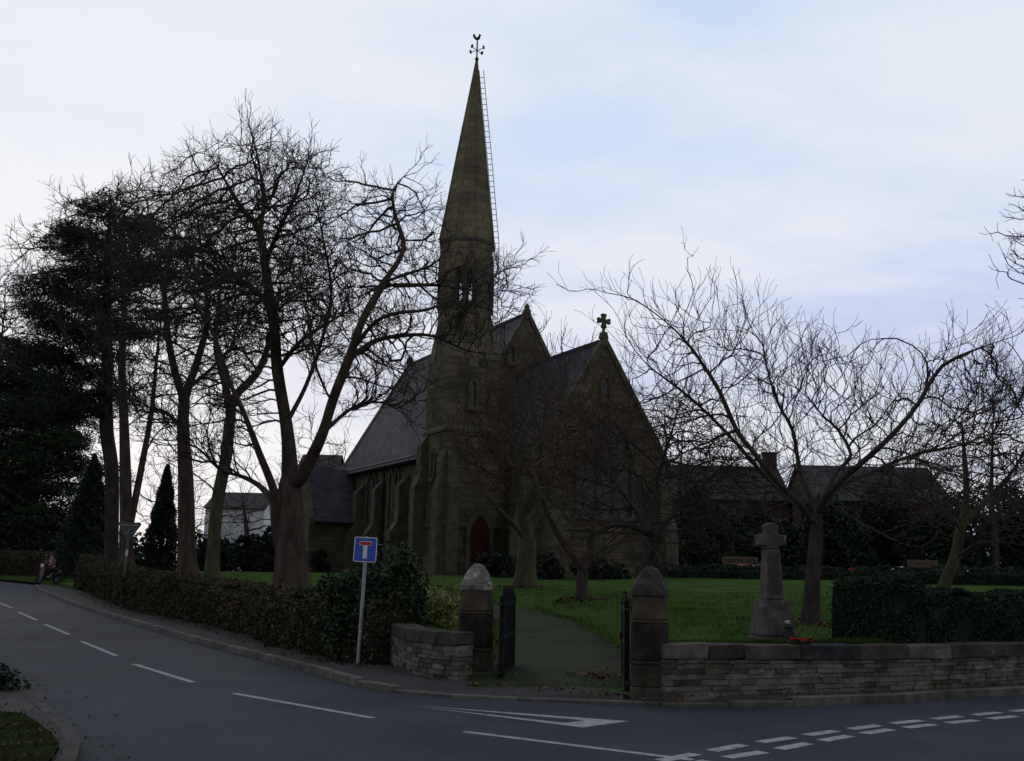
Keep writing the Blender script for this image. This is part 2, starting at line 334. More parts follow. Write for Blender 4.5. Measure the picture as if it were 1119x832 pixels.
# inner edge of pavement: hedge foot, wall foot, gate, wall foot
IPX = [(60, 634), (68, 640), (131, 665), (196, 679), (262, 695), (280, 704), (330, 716), (388, 728), (427, 727), (500, 743), (536, 748), (600, 752), (640, 756), (692, 763), (730, 761), (839, 758), (1003, 753), (1117, 746)]
INNER = np.array([on_road(px, py, .11)[:2] for px, py in IPX])
_id = INNER[-1] - INNER[-3]; _id /= np.linalg.norm(_id)
_kd = KERB[-1] - KERB[-3]; _kd /= np.linalg.norm(_kd)
KERBX = np.vstack([KERB[0] + (-2.5, 14), KERB[0] + (-.6, 4), KERB, KERB[-1] + _id * 14, KERB[-1] + _id * 60])
KERBX = np.array(cr_curve(KERBX, .6))
INNERX = np.vstack([INNER[0] + (0, 18), INNER, INNER[-1] + _id * 14, INNER[-1] + _id * 60])
OTHER_PX = [(0, 746), (16, 755), (28.5, 760), (47.6, 778), (66.6, 794), (79, 808), (90, 831)]
OTHER = np.array([on_road(*p)[:2] for p in OTHER_PX])
OTHERX = np.vstack([OTHER[0] + np.array([-62, 76.]), OTHER[0] + np.array([-9, 11]), OTHER[0] + (-2, 1.3), OTHER, OTHER[-1] + (.35, -1.4), OTHER[-1] + (.6, -4), (0.5, -3), (8, -7), (70, -12)])
OTHERX = np.array(cr_curve(OTHERX, .6))

_g = 90
gx = np.sign(np.linspace(-1, 1, _g)) * np.abs(np.linspace(-1, 1, _g)) ** 2.2 * 600
gy = np.linspace(0, 1, _g) ** 2.0 * 900 - 40
GX, GY = np.meshgrid(gx, gy)
GZ = -0.35 + 1.75 * sst(58, 80, GY - 50 * sst(-8, -30, GX)); _gk = sst(-10, -22, GX) * sst(25, 42, GY) * (1 - sst(105, 125, GY)); GZ = GZ * (1 - _gk) + (road_z(GX, GY) - .03) * _gk
i = np.arange(_g * _g).reshape(_g, _g)
tag(mesh_obj('ground', np.c_[GX.ravel(), GY.ravel(), GZ.ravel()], np.stack([i[:-1, :-1].ravel(), i[:-1, 1:].ravel(), i[1:, 1:].ravel(), i[1:, :-1].ravel()], 1), M_ground), kind='structure')
def inside(P, poly):
    x, y = P[:, 0], P[:, 1]; c = np.zeros(len(P), bool); a = poly; b_ = np.roll(poly, -1, 0)
    for (x0, y0), (x1, y1) in zip(a, b_):
        if y0 == y1: continue
        k = ((y0 > y) != (y1 > y)) & (x < (x1 - x0) * (y - y0) / (y1 - y0) + x0); c ^= k
    return c
_poly = np.vstack([resample(KERBX, 300), resample(OTHERX, 300)[::-1]]); _gx = np.arange(-100, 80, .5); _gy = np.arange(-16, 110, .5)
_X, _Y = np.meshgrid(_gx, _gy); _c = np.stack([_X.ravel() + .25, _Y.ravel() + .25], 1); _in = np.zeros(len(_c), bool)
for ox in (-.6, 0, .6):
    for oy in (-.6, 0, .6): _in |= inside(_c + (ox, oy), _poly)
_i = np.arange(len(_c)).reshape(_X.shape); _k = _i[:-1, :-1].ravel()[_in.reshape(_X.shape)[:-1, :-1].ravel()]; _w = len(_gx)
_F = np.stack([_k, _k + 1, _k + _w + 1, _k + _w], 1); _u, _inv = np.unique(_F, return_inverse=True)
_P = np.stack([_X.ravel(), _Y.ravel()], 1)[_u]
tag(mesh_obj('road', np.c_[_P, road_z(_P[:, 0], _P[:, 1])], _inv.reshape(_F.shape), M_road, smooth=True), kind='structure')
def pv(x, y): return road_z(x, y) + .105
# pavement strip along the churchyard, a little way under hedge and wall
nK = 150
Kr = resample(KERBX, 400); Ir = resample(INNERX, 400)
# match points by nearest neighbour so the strip stays square
def match(A, B):
    out = []
    for a in A:
        d = ((B - a) ** 2).sum(1); out.append(B[d.argmin()])
    return np.array(out)
KK = resample(KERBX, 220); II = match(KK, resample(INNERX, 1500))
dirn = II - KK; dirn /= np.linalg.norm(dirn, axis=1)[:, None] + 1e-6
def strip(name, A, B, za, zb, mt, sub=4):
    n = len(A); V = []
    for j in range(sub + 1):
        t = j / sub; P = A + (B - A) * t; V.append(np.c_[P, za(P[:, 0], P[:, 1]) * (1 - t) + zb(P[:, 0], P[:, 1]) * t])
    V = np.concatenate(V); i = np.arange(n - 1)
    Fc = np.concatenate([np.stack([j * n + i, j * n + i + 1, (j + 1) * n + i + 1, (j + 1) * n + i], 1) for j in range(sub)])
    o = mesh_obj(name, V, Fc, mt)
    bm = bmesh.new(); bm.from_mesh(o.data); bmesh.ops.recalc_face_normals(bm, faces=bm.faces)
    if sum(f.normal.z for f in bm.faces) < 0: bmesh.ops.reverse_faces(bm, faces=bm.faces)
    bm.to_mesh(o.data); bm.free(); return tag(o, kind='structure')
from mathutils.geometry import tessellate_polygon
def offset_in(P, k):
    d = np.gradient(P, axis=0); n = np.stack([-d[:, 1], d[:, 0]], 1); n /= np.linalg.norm(n, axis=1)[:, None]; n[n[:, 1] < 0] *= -1
    return P + n * k
gate_mid = np.array([.9, 14.2])
def kdrop(x, y): return .075 * (1 - sst(1.8, 3.4, np.hypot(x - gate_mid[0], y - gate_mid[1])))
_K = offset_in(resample(KERBX, 420), .09); _I = offset_in(resample(INNERX, 420), .50)
PP = np.vstack([_K, _I[::-1]]); PZ = pv(PP[:, 0], PP[:, 1]); PZ[:420] -= kdrop(_K[:, 0], _K[:, 1])
tri = tessellate_polygon([[Vector((p[0], p[1], 0)) for p in PP]])
o = mesh_obj('pavement', np.c_[PP, PZ], [tuple(t) for t in tri], M_pave); bm = bmesh.new(); bm.from_mesh(o.data)
for f in bm.faces:
    if f.normal.z < 0: f.normal_flip()
bm.to_mesh(o.data); bm.free(); tag(o, kind='structure')
# kerb stones: one run of separate stones
def kerb_run(name, P, side, drop=None, mt=M_kerb):
    b = MB(5); P = resample(P, int(np.linalg.norm(np.diff(P, axis=0), axis=1).sum() / .9))
    for a, c in zip(P[:-1], P[1:]):
        mid = (a + c) / 2; d = c - a; ln = np.linalg.norm(d); nrm = np.array([-d[1], d[0]]) / ln * side
        h = .115 if drop is None else drop(mid)
        z = float(road_z(*mid)); cc = mid + nrm * .07
        b.box((cc[0], cc[1], z + h / 2 - .15), (ln - .008, .14, h + .3), math.atan2(d[1], d[0]), jit=.004)
    return tag(b.obj(name, mt, bevel=.012), kind='structure')
kerb_run('kerb', KERBX[KERBX[:, 0] < 30], 1, lambda m: .115 - float(kdrop(m[0], m[1])))
M_kerbd = mat('dirty_kerb_stone', (.048, .045, .042), (.03, .029, .027), (.07, .066, .06), scale=4, bump=.4, bscale=30, tint=.25, spots=[(3, .55, (.03, .03, .018), .7)])
ob = OTHERX[(OTHERX[:, 1] > -1) & (OTHERX[:, 1] < 60)]
kerb_run('kerb', ob, -1, None, M_kerbd)
# near-left corner: narrow pavement then a grass verge
d2 = np.gradient(OTHERX, axis=0); nn = np.stack([d2[:, 1], -d2[:, 0]], 1); nn /= np.linalg.norm(nn, axis=1)[:, None]
sel = (OTHERX[:, 1] > 2.0) & (OTHERX[:, 1] < 40); OO = OTHERX[sel]; NN = nn[sel]
_oy = OTHER[:, 1]; wv = np.interp(OO[:, 1], [2, _oy[-1], _oy[4], _oy[3], _oy[1], _oy[0], 30], [.0, .06, .22, .75, 2.3, 2.5, 2.5])[:, None]
strip('pavement', OO + NN * .13, OO + NN * (.13 + wv), pv, pv, M_pave, 2)
def vz(x, y): return road_z(x, y) + .13 + .02 * np.sin(x * 3 + y * 2)
M_verge = mat('verge_turf', (.022, .030, .010), (.018, .019, .010), (.034, .042, .014), scale=3.5, rough=1, bump=.9, bscale=40, spec=0, spots=[(2.2, .52, (.030, .021, .014), .8)])
M_vblade = mat('verge_blade', (.030, .042, .012), (.024, .030, .012), (.050, .052, .018), scale=3, tint=.4, spec=0, rough=1)
strip('grass_verge', OO + NN * (.13 + wv), OO + NN * (6.0), vz, vz, M_verge, 14)

# road markings
def paint(name, polys):
    b = MB(3)
    for P in polys:
        V = [on_road(*p) for p in P]; b.add([(v[0], v[1], v[2] + .004) for v in V], [tuple(range(len(V)))])
    return tag(b.obj(name, M_paint), kind='structure')
def dash(c1, c2, w):
    a, c = on_road(*c1)[:2], on_road(*c2)[:2]; d = (c - a) / np.linalg.norm(c - a); n = np.array([-d[1], d[0]]) * w / 2
    return [a + n, a - n, c - n, c + n]
b = MB(4)
for c1, c2 in [((-22, 652), (-12, 656)), ((-2, 658.5), (13, 664.5)), ((20, 669), (40, 678)), ((49, 682.5), (76, 694)), ((89, 701), (127, 717)), ((146, 726), (211, 746)), ((255, 758), (407, 785)), ((507, 800), (757, 831))]:
    Q = dash(c1, c2, .10); nseg = 6
    P0 = [Q[0] + (Q[3] - Q[0]) * t for t in np.linspace(0, 1, nseg)]; P1 = [Q[1] + (Q[2] - Q[1]) * t for t in np.linspace(0, 1, nseg)]
    V = [(p[0], p[1], float(road_z(*p)) + .004) for p in P0 + P1]
    b.add(V, [(k, nseg + k, nseg + k + 1, k + 1) for k in range(nseg - 1)])
tag(b.obj('road_markings', M_paint), kind='structure')
paint('road_markings', [[(453, 771.3), (640, 785.2), (687, 788.6), (638, 787.6)], [(453, 772.3), (618, 790.6), (614, 792.6)], [(638, 787.6), (687, 788.6), (637, 795.6), (614, 792.6), (618, 790.6)]])
# give-way double row: the two rows run in a gentle curve, dashes 0.6 m long
def giveway(rowpx, ln, gap, w):
    P = cr_curve([on_road(*p)[:2] for p in rowpx], .05); s = np.r_[0, np.cumsum(np.linalg.norm(np.diff(P, axis=0), axis=1))]; b = MB(6); x = 0.0
    while x + ln < s[-1]:
        a = np.array([np.interp(x, s, P[:, k]) for k in (0, 1)]); c = np.array([np.interp(x + ln, s, P[:, k]) for k in (0, 1)])
        d = (c - a) / np.linalg.norm(c - a); n = np.array([-d[1], d[0]]) * w / 2
        b.add([(q[0], q[1], float(road_z(*q)) + .0045) for q in (a + n, a - n, c - n, c + n)], [(0, 1, 2, 3)]); x += ln + gap
    tag(b.obj('road_markings', M_paint), kind='structure')
giveway([(722, 832), (775, 821.5), (822, 813), (862, 807), (897, 801.5), (931, 797), (965, 792.5), (1000, 788.5), (1030, 785), (1062, 782), (1092, 779), (1119, 776.5), (1180, 771), (1240, 766)], .56, .27, .145)
giveway([(735, 840), (790, 829), (822, 824.5), (862, 817), (898, 810), (932, 804), (967, 798.5), (1000, 794.5), (1030, 791), (1062, 788), (1092, 785), (1119, 782), (1180, 776), (1240, 771)], .56, .27, .145)

# lawn: from hedge / wall line back
LF = resample(INNERX, 420)
dl = np.gradient(LF, axis=0); nl = np.stack([-dl[:, 1], dl[:, 0]], 1); nl /= np.linalg.norm(nl, axis=1)[:, None]; nl[nl[:, 1] < 0] *= -1
gd_ = np.linalg.norm(LF - np.array([.75, 15.4]), axis=1)
LF = LF + nl * .26
LB = np.stack([LF[:, 0] * 1.6 - 6, np.full(len(LF), 78.0)], 1)
tt = np.linspace(0, 1, 90) ** 1.9
V = np.concatenate([np.c_[LF + (LB - LF) * t, lawn_z(*(LF + (LB - LF) * t).T)] for t in tt]); n = len(LF); i = np.arange(n - 1)
Fc = np.concatenate([np.stack([j * n + i, (j + 1) * n + i, (j + 1) * n + i + 1, j * n + i + 1], 1) for j in range(len(tt) - 1)])
lo = mesh_obj('lawn', V, Fc, M_lawn, smooth=True); bm = bmesh.new(); bm.from_mesh(lo.data)
if sum(f.normal.z for f in bm.faces) < 0: bmesh.ops.reverse_faces(bm, faces=bm.faces)
bm.to_mesh(lo.data); bm.free(); tag(lo, kind='structure')
# path
pp = np.vstack([[PATHS[0] + (PATHS[0] - PATHS[3]) * .25], PATHS]); dp = np.gradient(pp, axis=0); npn = np.stack([-dp[:, 1], dp[:, 0]], 1); npn /= np.linalg.norm(npn, axis=1)[:, None]
wp = np.interp(np.arange(len(pp)), [0, 6, 14, 60], [1.45, 1.25, .95, .75])[:, None]
sp_ = np.r_[-.3, _ps]
V = []; K = 8
for j in range(K + 1):
    P = pp + npn * wp * (1 - 2 * j / K); _z = path_z(np.maximum(sp_, 0)) + .012; _z[0] -= .09; V.append(np.c_[P, _z])
V = np.concatenate(V); n = len(pp); i = np.arange(n - 1)
tag(mesh_obj('path', V, np.concatenate([np.stack([j * n + i, (j + 1) * n + i, (j + 1) * n + i + 1, j * n + i + 1], 1) for j in range(K)]), M_path, smooth=True), kind='structure')

# ------------------------------------------------------------------ church
GZ0 = 1.42
ch = thing('church', 'dark sandstone church with slate roofs and a tall slender stone spire', 'church', (.71, 48.08, GZ0), math.atan2(-.8864, .463))
def ident(u, v, h): return (u, v, h)
def arch(w, h, hs, n=7, cx=0.0, z0=0.0):
    """pointed arch outline, counter-clockwise from bottom left"""
    pts = [(cx - w / 2, z0), (cx + w / 2, z0)]; rise = h - hs
    rad = (rise * rise + w * w / 4) / w        # circles centred on the springing line
    a1 = math.asin(min(1, rise / rad))
    for k in range(n + 1):
        a = a1 * k / n; pts.append((cx + w / 2 - rad + rad * math.cos(a), z0 + hs + rad * math.sin(a)))
    for k in range(n - 1, -1, -1):
        a = a1 * k / n; pts.append((cx - w / 2 + rad - rad * math.cos(a), z0 + hs + rad * math.sin(a)))
    return pts
def arch_ring(b, fn, w, h, hs, th, h0, h1, cx=0, z0=0):
    o = arch(w + 2 * th, h + th * 1.25, hs, 8, cx, z0); i = arch(w, h, hs, 8, cx, z0); n = len(o); V = []
    for P, hh in ((o, h0), (o, h1), (i, h1), (i, h0)): V += [fn(u, v, hh) for u, v in P]
    Fc = []
    for k in range(n):
        k2 = (k + 1) % n
        if k == 0: continue                     # open at the foot (sill closes it)
        for r in range(3): Fc.append((r * n + k, r * n + k2, (r + 1) * n + k2, (r + 1) * n + k))
    b.add(V, Fc, .5)
south = lambda y0: (lambda u, v, h: (u, y0 - h, v))
east = lambda x0: (lambda u, v, h: (x0 + h, u, v))
def lancet(fn, cx, z0, w, h, hs, sill=True, name='window', pane=M_lead, th=.16, parent=None):
    b = MB(); arch_ring(b, fn, w, h, hs, th, .004, .11, cx, z0)
    b.prism([(cx - w / 2 - th - .05, z0 - .16), (cx + w / 2 + th + .05, z0 - .16), (cx + w / 2 + th + .05, z0 + .0), (cx - w / 2 - th - .05, z0 + .0)], fn, .005, .16)
    f = b.obj(name, M_dress, parent or ch)
    p = MB(); p.prism(arch(w - .004, h - .004, hs, 8, cx, z0 + .002), fn, -.05, .018); p.obj('pane', pane, f)
    return f
def slab_roof(b, x0, x1, yr, zr, ye, ze, th=.16):
    """one pitch from ridge (yr, zr) to eave (ye, ze), running x0..x1"""
    d = Vector((0, ye - yr, ze - zr)).normalized(); nrm = Vector((0, -d.z, d.y)); nrm = nrm if nrm.z > 0 else -nrm
    R_ = [(x, y + nrm.y * k, z + nrm.z * k) for x in (x0, x1) for (y, z, k) in ((yr, zr, 0), (ye, ze, 0), (ye, ze, th), (yr, zr, th))]
    b.add(R_, [(0, 1, 2, 3), (7, 6, 5, 4), (0, 4, 5, 1), (1, 5, 6, 2), (2, 6, 7, 3), (3, 7, 4, 0)])
NX0, NW, NE, NR = -15.2, 3.75, 5.95, 12.3
CXE, CW, CE, CR = 6.85, 3.05, 4.9, 9.66
def house_walls(x0, x1, w, ze, zr, name):
    b = MB(); g = [(-w, -1.5), (w, -1.5), (w, ze), (0, zr), (-w, ze)]
    b.prism(g, lambda u, v, h: (h, u, v), x0, x1); return b.obj(name, M_stone, ch)
house_walls(NX0, 0, NW, NE, NR, 'nave_wall'); house_walls(.003, CXE, CW, CE, CR, 'chancel_wall')
b = MB()
for s in (-1, 1):
    k = (NR - NE) / NW; slab_roof(b, NX0 + .28, -.28, 0, NR + .02, s * (NW + .35), NE - .35 * k + .02)
b.box((NX0 / 2, 0, NR + .2), (-NX0 - .6, .3, .16)); b.obj('nave_roof', M_slate, ch)
b = MB()
for s in (-1, 1):
    k = (CR - CE) / CW; slab_roof(b, .01, CXE - .28, 0, CR + .02, s * (CW + .3), CE - .3 * k + .02)
b.box((CXE / 2, 0, CR + .2), (CXE - .6, .3, .16)); b.obj('chancel_roof', M_slate, ch)
def gable_coping(x0, x1, w, ze, zr, name='gable_coping'):
    b = MB(); k = (zr - ze) / w
    for s in (-1, 1):
        ye, zz = s * (w + .42), ze - .42 * k
        P = [(0, zr + .02), (ye, zz + .02), (ye, zz + .40), (0, zr + .42)]
        b.prism(P if s < 0 else P[::-1], lambda u, v, h: (h, u, v), x0, x1)
        b.box(((x0 + x1) / 2, s * (w + .30), zz + .02), (x1 - x0 + .1, .5, .5))
    return b.obj(name, M_dress, ch)
gable_coping(-.30, .06, NW, NE, NR); gable_coping(NX0 - .06, NX0 + .30, NW, NE, NR); gable_coping(CXE - .30, CXE + .06, CW, CE, CR)
def cross(x, z, s, name='gable_cross'):
    b = MB(); f = east(x - .07 * s)
    b.prism([(-.22 * s, z), (.22 * s, z), (.13 * s, z + .35 * s), (-.13 * s, z + .35 * s)], f, -.1 * s, .22 * s)
    b.prism([(-.055 * s, z + .3 * s), (.055 * s, z + .3 * s), (.055 * s, z + .9 * s), (-.055 * s, z + .9 * s)], f, 0, .12 * s)
    c = z + .95 * s
    for a in range(4):     # flared arms
        ca, sa = math.cos(a * math.pi / 2), math.sin(a * math.pi / 2)
        P = [(-.06, .0), (.06, 0), (.16, .34), (.07, .40), (0, .36), (-.07, .40), (-.16, .34)]
        b.prism([(u * s * ca - v * s * sa, c + u * s * sa + v * s * ca) for u, v in P], f, .005 * a, .13 * s + .004 * a)
    return b.obj(name, M_dress, ch)
cross(CXE - .12, CR + .3, .82)
b = MB(); b.loft([[(-.12 + r * math.cos(a), r * math.sin(a), NR + z) for a in np.arange(8) * math.pi / 4] for r, z in ((.22, .2), (.2, .40), (.12, .50), (.15, .60), (.04, .72))]); b.obj('gable_finial', M_dress, ch)
b = MB(); b.loft([[(NX0 + .12 + r * math.cos(a), r * math.sin(a), NR + z) for a in np.arange(8) * math.pi / 4] for r, z in ((.2, .2), (.24, .45), (.2, .62), (.05, .75))]); b.obj('gable_finial', M_dress, ch)
# eaves and gutters
for nm, (x0, x1, y, z) in {'nave': (NX0 + .3, -.3, -NW - .14, NE - .3), 'chancel': (.1, CXE - .3, -CW - .14, CE - .24)}.items():
    b = MB(); b.tube([(x0, y - .2, z), (x1, y - .2, z)], .075, 8); b.box(((x0 + x1) / 2, y + .06, z + .05), (x1 - x0, .14, .2)); b.obj('gutter', M_pipe, ch)
def drain(x, y, z1, out=(0, -.14)):
    b = MB(); b.tube([(x + out[0] * 2.2, y + out[1] * 2.2, z1), (x + out[0], y + out[1], z1 - .5), (x + out[0], y + out[1], 0.05)], .06, 7)
    b.box((x + out[0] * 1.6, y + out[1] * 1.6, z1 - .12), (.24, .24, .26))
    for zz in np.arange(1, z1 - .6, 1.6): b.box((x + out[0], y + out[1], zz), (.18, .18, .06))
    b.obj('drainpipe', M_pipe, ch)
drain(-8.35, -NW, NE - .35); drain(5.6, -CW, CE - .3)
# plinth and string courses
b = MB(); b.box((NX0 / 2 - .0, 0, .35), (-NX0 + .24, 2 * NW + .24, .9)); b.box((NX0 / 2, 0, 1.95), (-NX0 + .14, 2 * NW + .14, .14)); b.obj('plinth', M_stone, ch)
b = MB(); b.box((CXE / 2, 0, .33), (CXE + .24, 2 * CW + .23, .9)); b.box((CXE / 2, 0, 2.0), (CXE + .16, 2 * CW + .15, .16)); b.obj('plinth', M_stone, ch)
# nave south windows: pairs of tall lancets; buttresses between
for cx in (-10.35, -7.05):
    for k in (-.42, .42): lancet(south(NW), 0, 0, 0, 0, 0) if False else lancet((lambda u, v, h: (u, -NW - h, v)), cx + k, 2.15, .44, 3.1, 2.55, th=.13)
lancet((lambda u, v, h: (u, -NW - h, v)), -3.2, 2.15, .5, 3.1, 2.55)
def buttress(x, y, wd, dp, h1, h2, ax='s'):
    P = [(0, -1), (dp, -1), (dp, h1), (dp * .6, h1 + .55), (dp * .6, h2), (0, h2 + .6)]
    b = MB()
    if ax == 's': b.prism(P, lambda u, v, h: (x + h, y - u, v), -wd / 2, wd / 2)
    elif ax == 'e': b.prism(P, lambda u, v, h: (x + u, y + h, v), -wd / 2, wd / 2)
    else: b.prism(P, lambda u, v, h: (x - u, y + h, v), -wd / 2, wd / 2)
    return b.obj('buttress', M_dress, ch)
for x in (-11.9 + .25, -8.75, -5.35): buttress(x, -NW + .02, .55, .95, 2.0, 4.3)
for y in (-CW + .35, CW - .35): buttress(CXE - .02, y, .6, .95, 2.1, 3.9, 'e')
buttress(CXE - .4, -CW + .02, .6, .95, 2.1, 3.9)
# east window: three lights under one arch
b = MB(); fe = east(CXE); W3, H3, S3, Z3 = 2.5, 4.1, 2.2, 2.55
arch_ring(b, fe, W3, H3, S3, .2, .004, .16, 0, Z3)
b.prism([(-1.6, Z3 - .2), (1.6, Z3 - .2), (1.6, Z3), (-1.6, Z3)], fe, .005, .22)
for u in (-.42, .42): b.prism([(u - .07, Z3), (u + .07, Z3), (u + .07, Z3 + 2.7), (u - .07, Z3 + 2.7)], fe, .006, .09)
for cx, w_, h_, z_ in ((-.84, .70, .62, Z3 + 2.0), (0, .70, .75, Z3 + 2.2), (.84, .70, .62, Z3 + 2.0)): arch_ring(b, fe, w_, h_, .1, .07, .007, .085, cx, z_)
for cx, cz, rr in ((-.42, Z3 + 3.05, .26), (.42, Z3 + 3.05, .26), (0, Z3 + 3.5, .26)):
    b.tube([(CXE + .05, cx + rr * math.cos(a), cz + rr * math.sin(a)) for a in np.linspace(0, 2 * math.pi, 17)], .045, 5)
ew = b.obj('window', M_dress, ch)
b = MB(); b.prism(arch(W3 - .01, H3 - .01, S3, 9, 0, Z3 + .004), fe, -.05, .018); b.obj('pane', M_lead, ew)
lancet(fe, 0, 7.3, .34, .95, .6, th=.1)
lancet(east(0), -.9, 10.0, .3, .8, .5, th=.09)
# porch on the south side
px0, pw, py1, pe, pr = -13.65, 1.75, -6.7, 2.95, 5.55
b = MB(); b.prism([(px0 - pw, -1.2), (px0 + pw, -1.2), (px0 + pw, pe), (px0, pr), (px0 - pw, pe)], lambda u, v, h: (u, -h, v), NW + .003, -py1); po = b.obj('porch_wall', M_stone, ch)
b = MB(); kk = (pr - pe) / pw
for s in (-1, 1):
    e_ = Vector((s * (pw + .25), 0, pe - .25 * kk - pr)); nrm = Vector((-e_.z, 0, e_.x)).normalized(); nrm = nrm if nrm.z > 0 else -nrm
    Q = [(px0, pr + .02), (px0 + s * (pw + .25), pe - .25 * kk + .02), (px0 + s * (pw + .25) + nrm.x * .13, pe - .25 * kk + .02 + nrm.z * .13), (px0, pr + .17)]
    b.prism(Q, lambda u, v, h: (u, -h, v), NW + .004, -py1 - .22)
b.obj('porch_roof', M_porchslate, ch)
b = MB()
for s in (-1, 1):
    Q = [(px0, pr + .0), (px0 + s * (pw + .3), pe - .3 * kk), (px0 + s * (pw + .3), pe - .3 * kk + .36), (px0, pr + .36)]
    b.prism(Q if s > 0 else Q[::-1], lambda u, v, h: (u, -h, v), -py1 - .2, -py1 + .07)
b.obj('gable_coping', M_dress, ch)
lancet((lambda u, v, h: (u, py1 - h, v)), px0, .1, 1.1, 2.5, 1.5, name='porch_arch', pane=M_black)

# tower: square stage, broach, octagonal belfry, spire
tx, ty, hw = 3.23, -4.85, 1.2; ORO = R(17.4); LEAN = (.09, .17)     # the octagon is turned a little on the square; the spire leans slightly
def sq(h, z): return [(tx + sx * h, ty + sy * h, z) for sx, sy in ((-1, -1), (1, -1), (1, 1), (-1, 1))]
b = MB(); b.loft([sq(hw + .14, -1), sq(hw + .14, .75), sq(hw + .02, .95), sq(hw, 5.9), sq(hw - .03, 6.1), sq(hw - .06, 9.0)]); b.obj('tower', M_stone, ch)
def octo(ap, z): return [(tx + ap / math.cos(math.pi / 8) * math.cos(ORO + math.pi / 8 + k * math.pi / 4), ty + ap / math.cos(math.pi / 8) * math.sin(ORO + math.pi / 8 + k * math.pi / 4), z) for k in range(8)]
OA = 1.13
b = MB(); b.loft([octo(OA + .003, 8.6), octo(OA, 11.12)])
for sx, sy in ((-1, -1), (1, -1), (1, 1), (-1, 1)):      # broaches over the four corners
    h = hw - .06; q = OA * math.tan(math.pi / 8); c = (tx + sx * h, ty + sy * h, 9.0)
    A = (tx + sx * h, ty + sy * q * .98, 9.0); B = (tx + sx * q * .98, ty + sy * h, 9.0); apx = (tx + sx * OA * .70, ty + sy * OA * .70, 11.35)
    b.add([c, A, B, apx], [(0, 1, 3), (0, 3, 2), (1, 2, 3), (0, 2, 1)])
b.obj('broach', M_spire, ch)
# belfry walls: solid cardinal faces, twin open lancets in the diagonal faces
b = MB(); ZB0, ZB1 = 11.10, 14.12; fwid = 2 * OA * math.tan(math.pi / 8)
for k in range(8):
    a = ORO + k * math.pi / 4; ca, sa = math.cos(a), math.sin(a)
    fn = (lambda ca, sa: (lambda u, v, h: (tx + ca * (OA + h) - sa * u, ty + sa * (OA + h) + ca * u, v)))(ca, sa)
    if k % 2 == 0:
        b.prism([(-fwid / 2, ZB0), (fwid / 2, ZB0), (fwid / 2, ZB1), (-fwid / 2, ZB1)], fn, -.22, 0); continue
    wl = .33; c_ = .255
    b.prism([(-fwid / 2, ZB0), (fwid / 2, ZB0), (fwid / 2, 11.45), (-fwid / 2, 11.45)], fn, -.22, -.001)
    for u0, u1 in ((-fwid / 2, -c_ - wl / 2), (-c_ + wl / 2, c_ - wl / 2), (c_ + wl / 2, fwid / 2)):
        b.prism([(u0, 11.45), (u1, 11.45), (u1, 12.50), (u0, 12.50)], fn, -.22, -.002)
    for cc in (-c_, c_):                                   # pointed heads
        top = arch(wl, .42, .05, 6, cc, 12.45)
        up = [p for p in top[2:]]; half = len(up) // 2
        right = up[:half + 1]; left = up[half:]
        e1 = cc + (fwid / 2 - c_ if cc > 0 else c_); e0 = cc - (c_ if cc > 0 else fwid / 2 - c_)
        b.prism([(e1, 12.50)] + [(e1, 12.95)] + [(cc, 12.95)] + right[::-1], fn, -.22, -.003)
        b.prism([(e0, 12.50)] + left[::-1] + [(cc, 12.95)] + [(e0, 12.95)], fn, -.22, -.0035)
    b.prism([(-fwid / 2, 12.95), (fwid / 2, 12.95), (fwid / 2, ZB1), (-fwid / 2, ZB1)], fn, -.22, -.001)
bf = b.obj('belfry', M_spire, ch)
b = MB()
for k in (1, 3, 5, 7):
    a = ORO + k * math.pi / 4; ca, sa = math.cos(a), math.sin(a)
    fn = (lambda ca, sa: (lambda u, v, h: (tx + ca * (OA + h) - sa * u, ty + sa * (OA + h) + ca * u, v)))(ca, sa)
    for cc in (-.255, .255): arch_ring(b, fn, .33, 1.44, 1.05, .08, -.01, .06, cc, 11.43); arch_ring(b, fn, .33, 2.15, 1.72, .05, -.01, .045, cc, 11.43)
    b.tube([fn(0, 11.45, .05), fn(0, 12.5, .05)], .045, 6)
b.obj('belfry_arch', M_dress, bf)
for RR in (
    [octo(OA + .03, 14.10), octo(OA + .06, 14.2), octo(OA + .02, 14.32)], [octo(OA + .06, 11.22), octo(OA + .07, 11.3), octo(OA + .004, 11.4)],
    [sq(hw + .07, 5.85), sq(hw + .07, 5.97), sq(hw + .01, 6.08)], [sq(hw + .09, 1.95), sq(hw + .09, 2.07), sq(hw + .01, 2.17)]):
    b = MB(); b.loft(RR); b.obj('string_course', M_dress, ch)
SZ0, SZ1 = 14.3, 22.95
def lean(p):
    f = max(0, (p[2] - SZ0) / (SZ1 - SZ0)); return (p[0] + LEAN[0] * f, p[1] + LEAN[1] * f, p[2])
b = MB(); b.loft([[lean(p) for p in r] for r in (octo(OA + .03, SZ0), octo(OA * .86, SZ0 + 1.3), octo(OA * .56, SZ0 + 4.0), octo(OA * .28, SZ0 + 6.4), octo(.035, SZ1))]); sp = b.obj('spire', M_spire, ch)
b = MB()
for k in range(8):           # stone rolls along the arrises
    a = ORO + math.pi / 8 + k * math.pi / 4; c_ = math.cos(math.pi / 8)
    b.tube([lean((tx + r / c_ * math.cos(a), ty + r / c_ * math.sin(a), z)) for r, z in ((OA + .03, SZ0), (OA * .86, SZ0 + 1.3), (OA * .56, SZ0 + 4.0), (OA * .28, SZ0 + 6.4), (.04, SZ1))], [.05, .05, .045, .035, .02], 5)
b.obj('arris_roll', M_spire, sp)
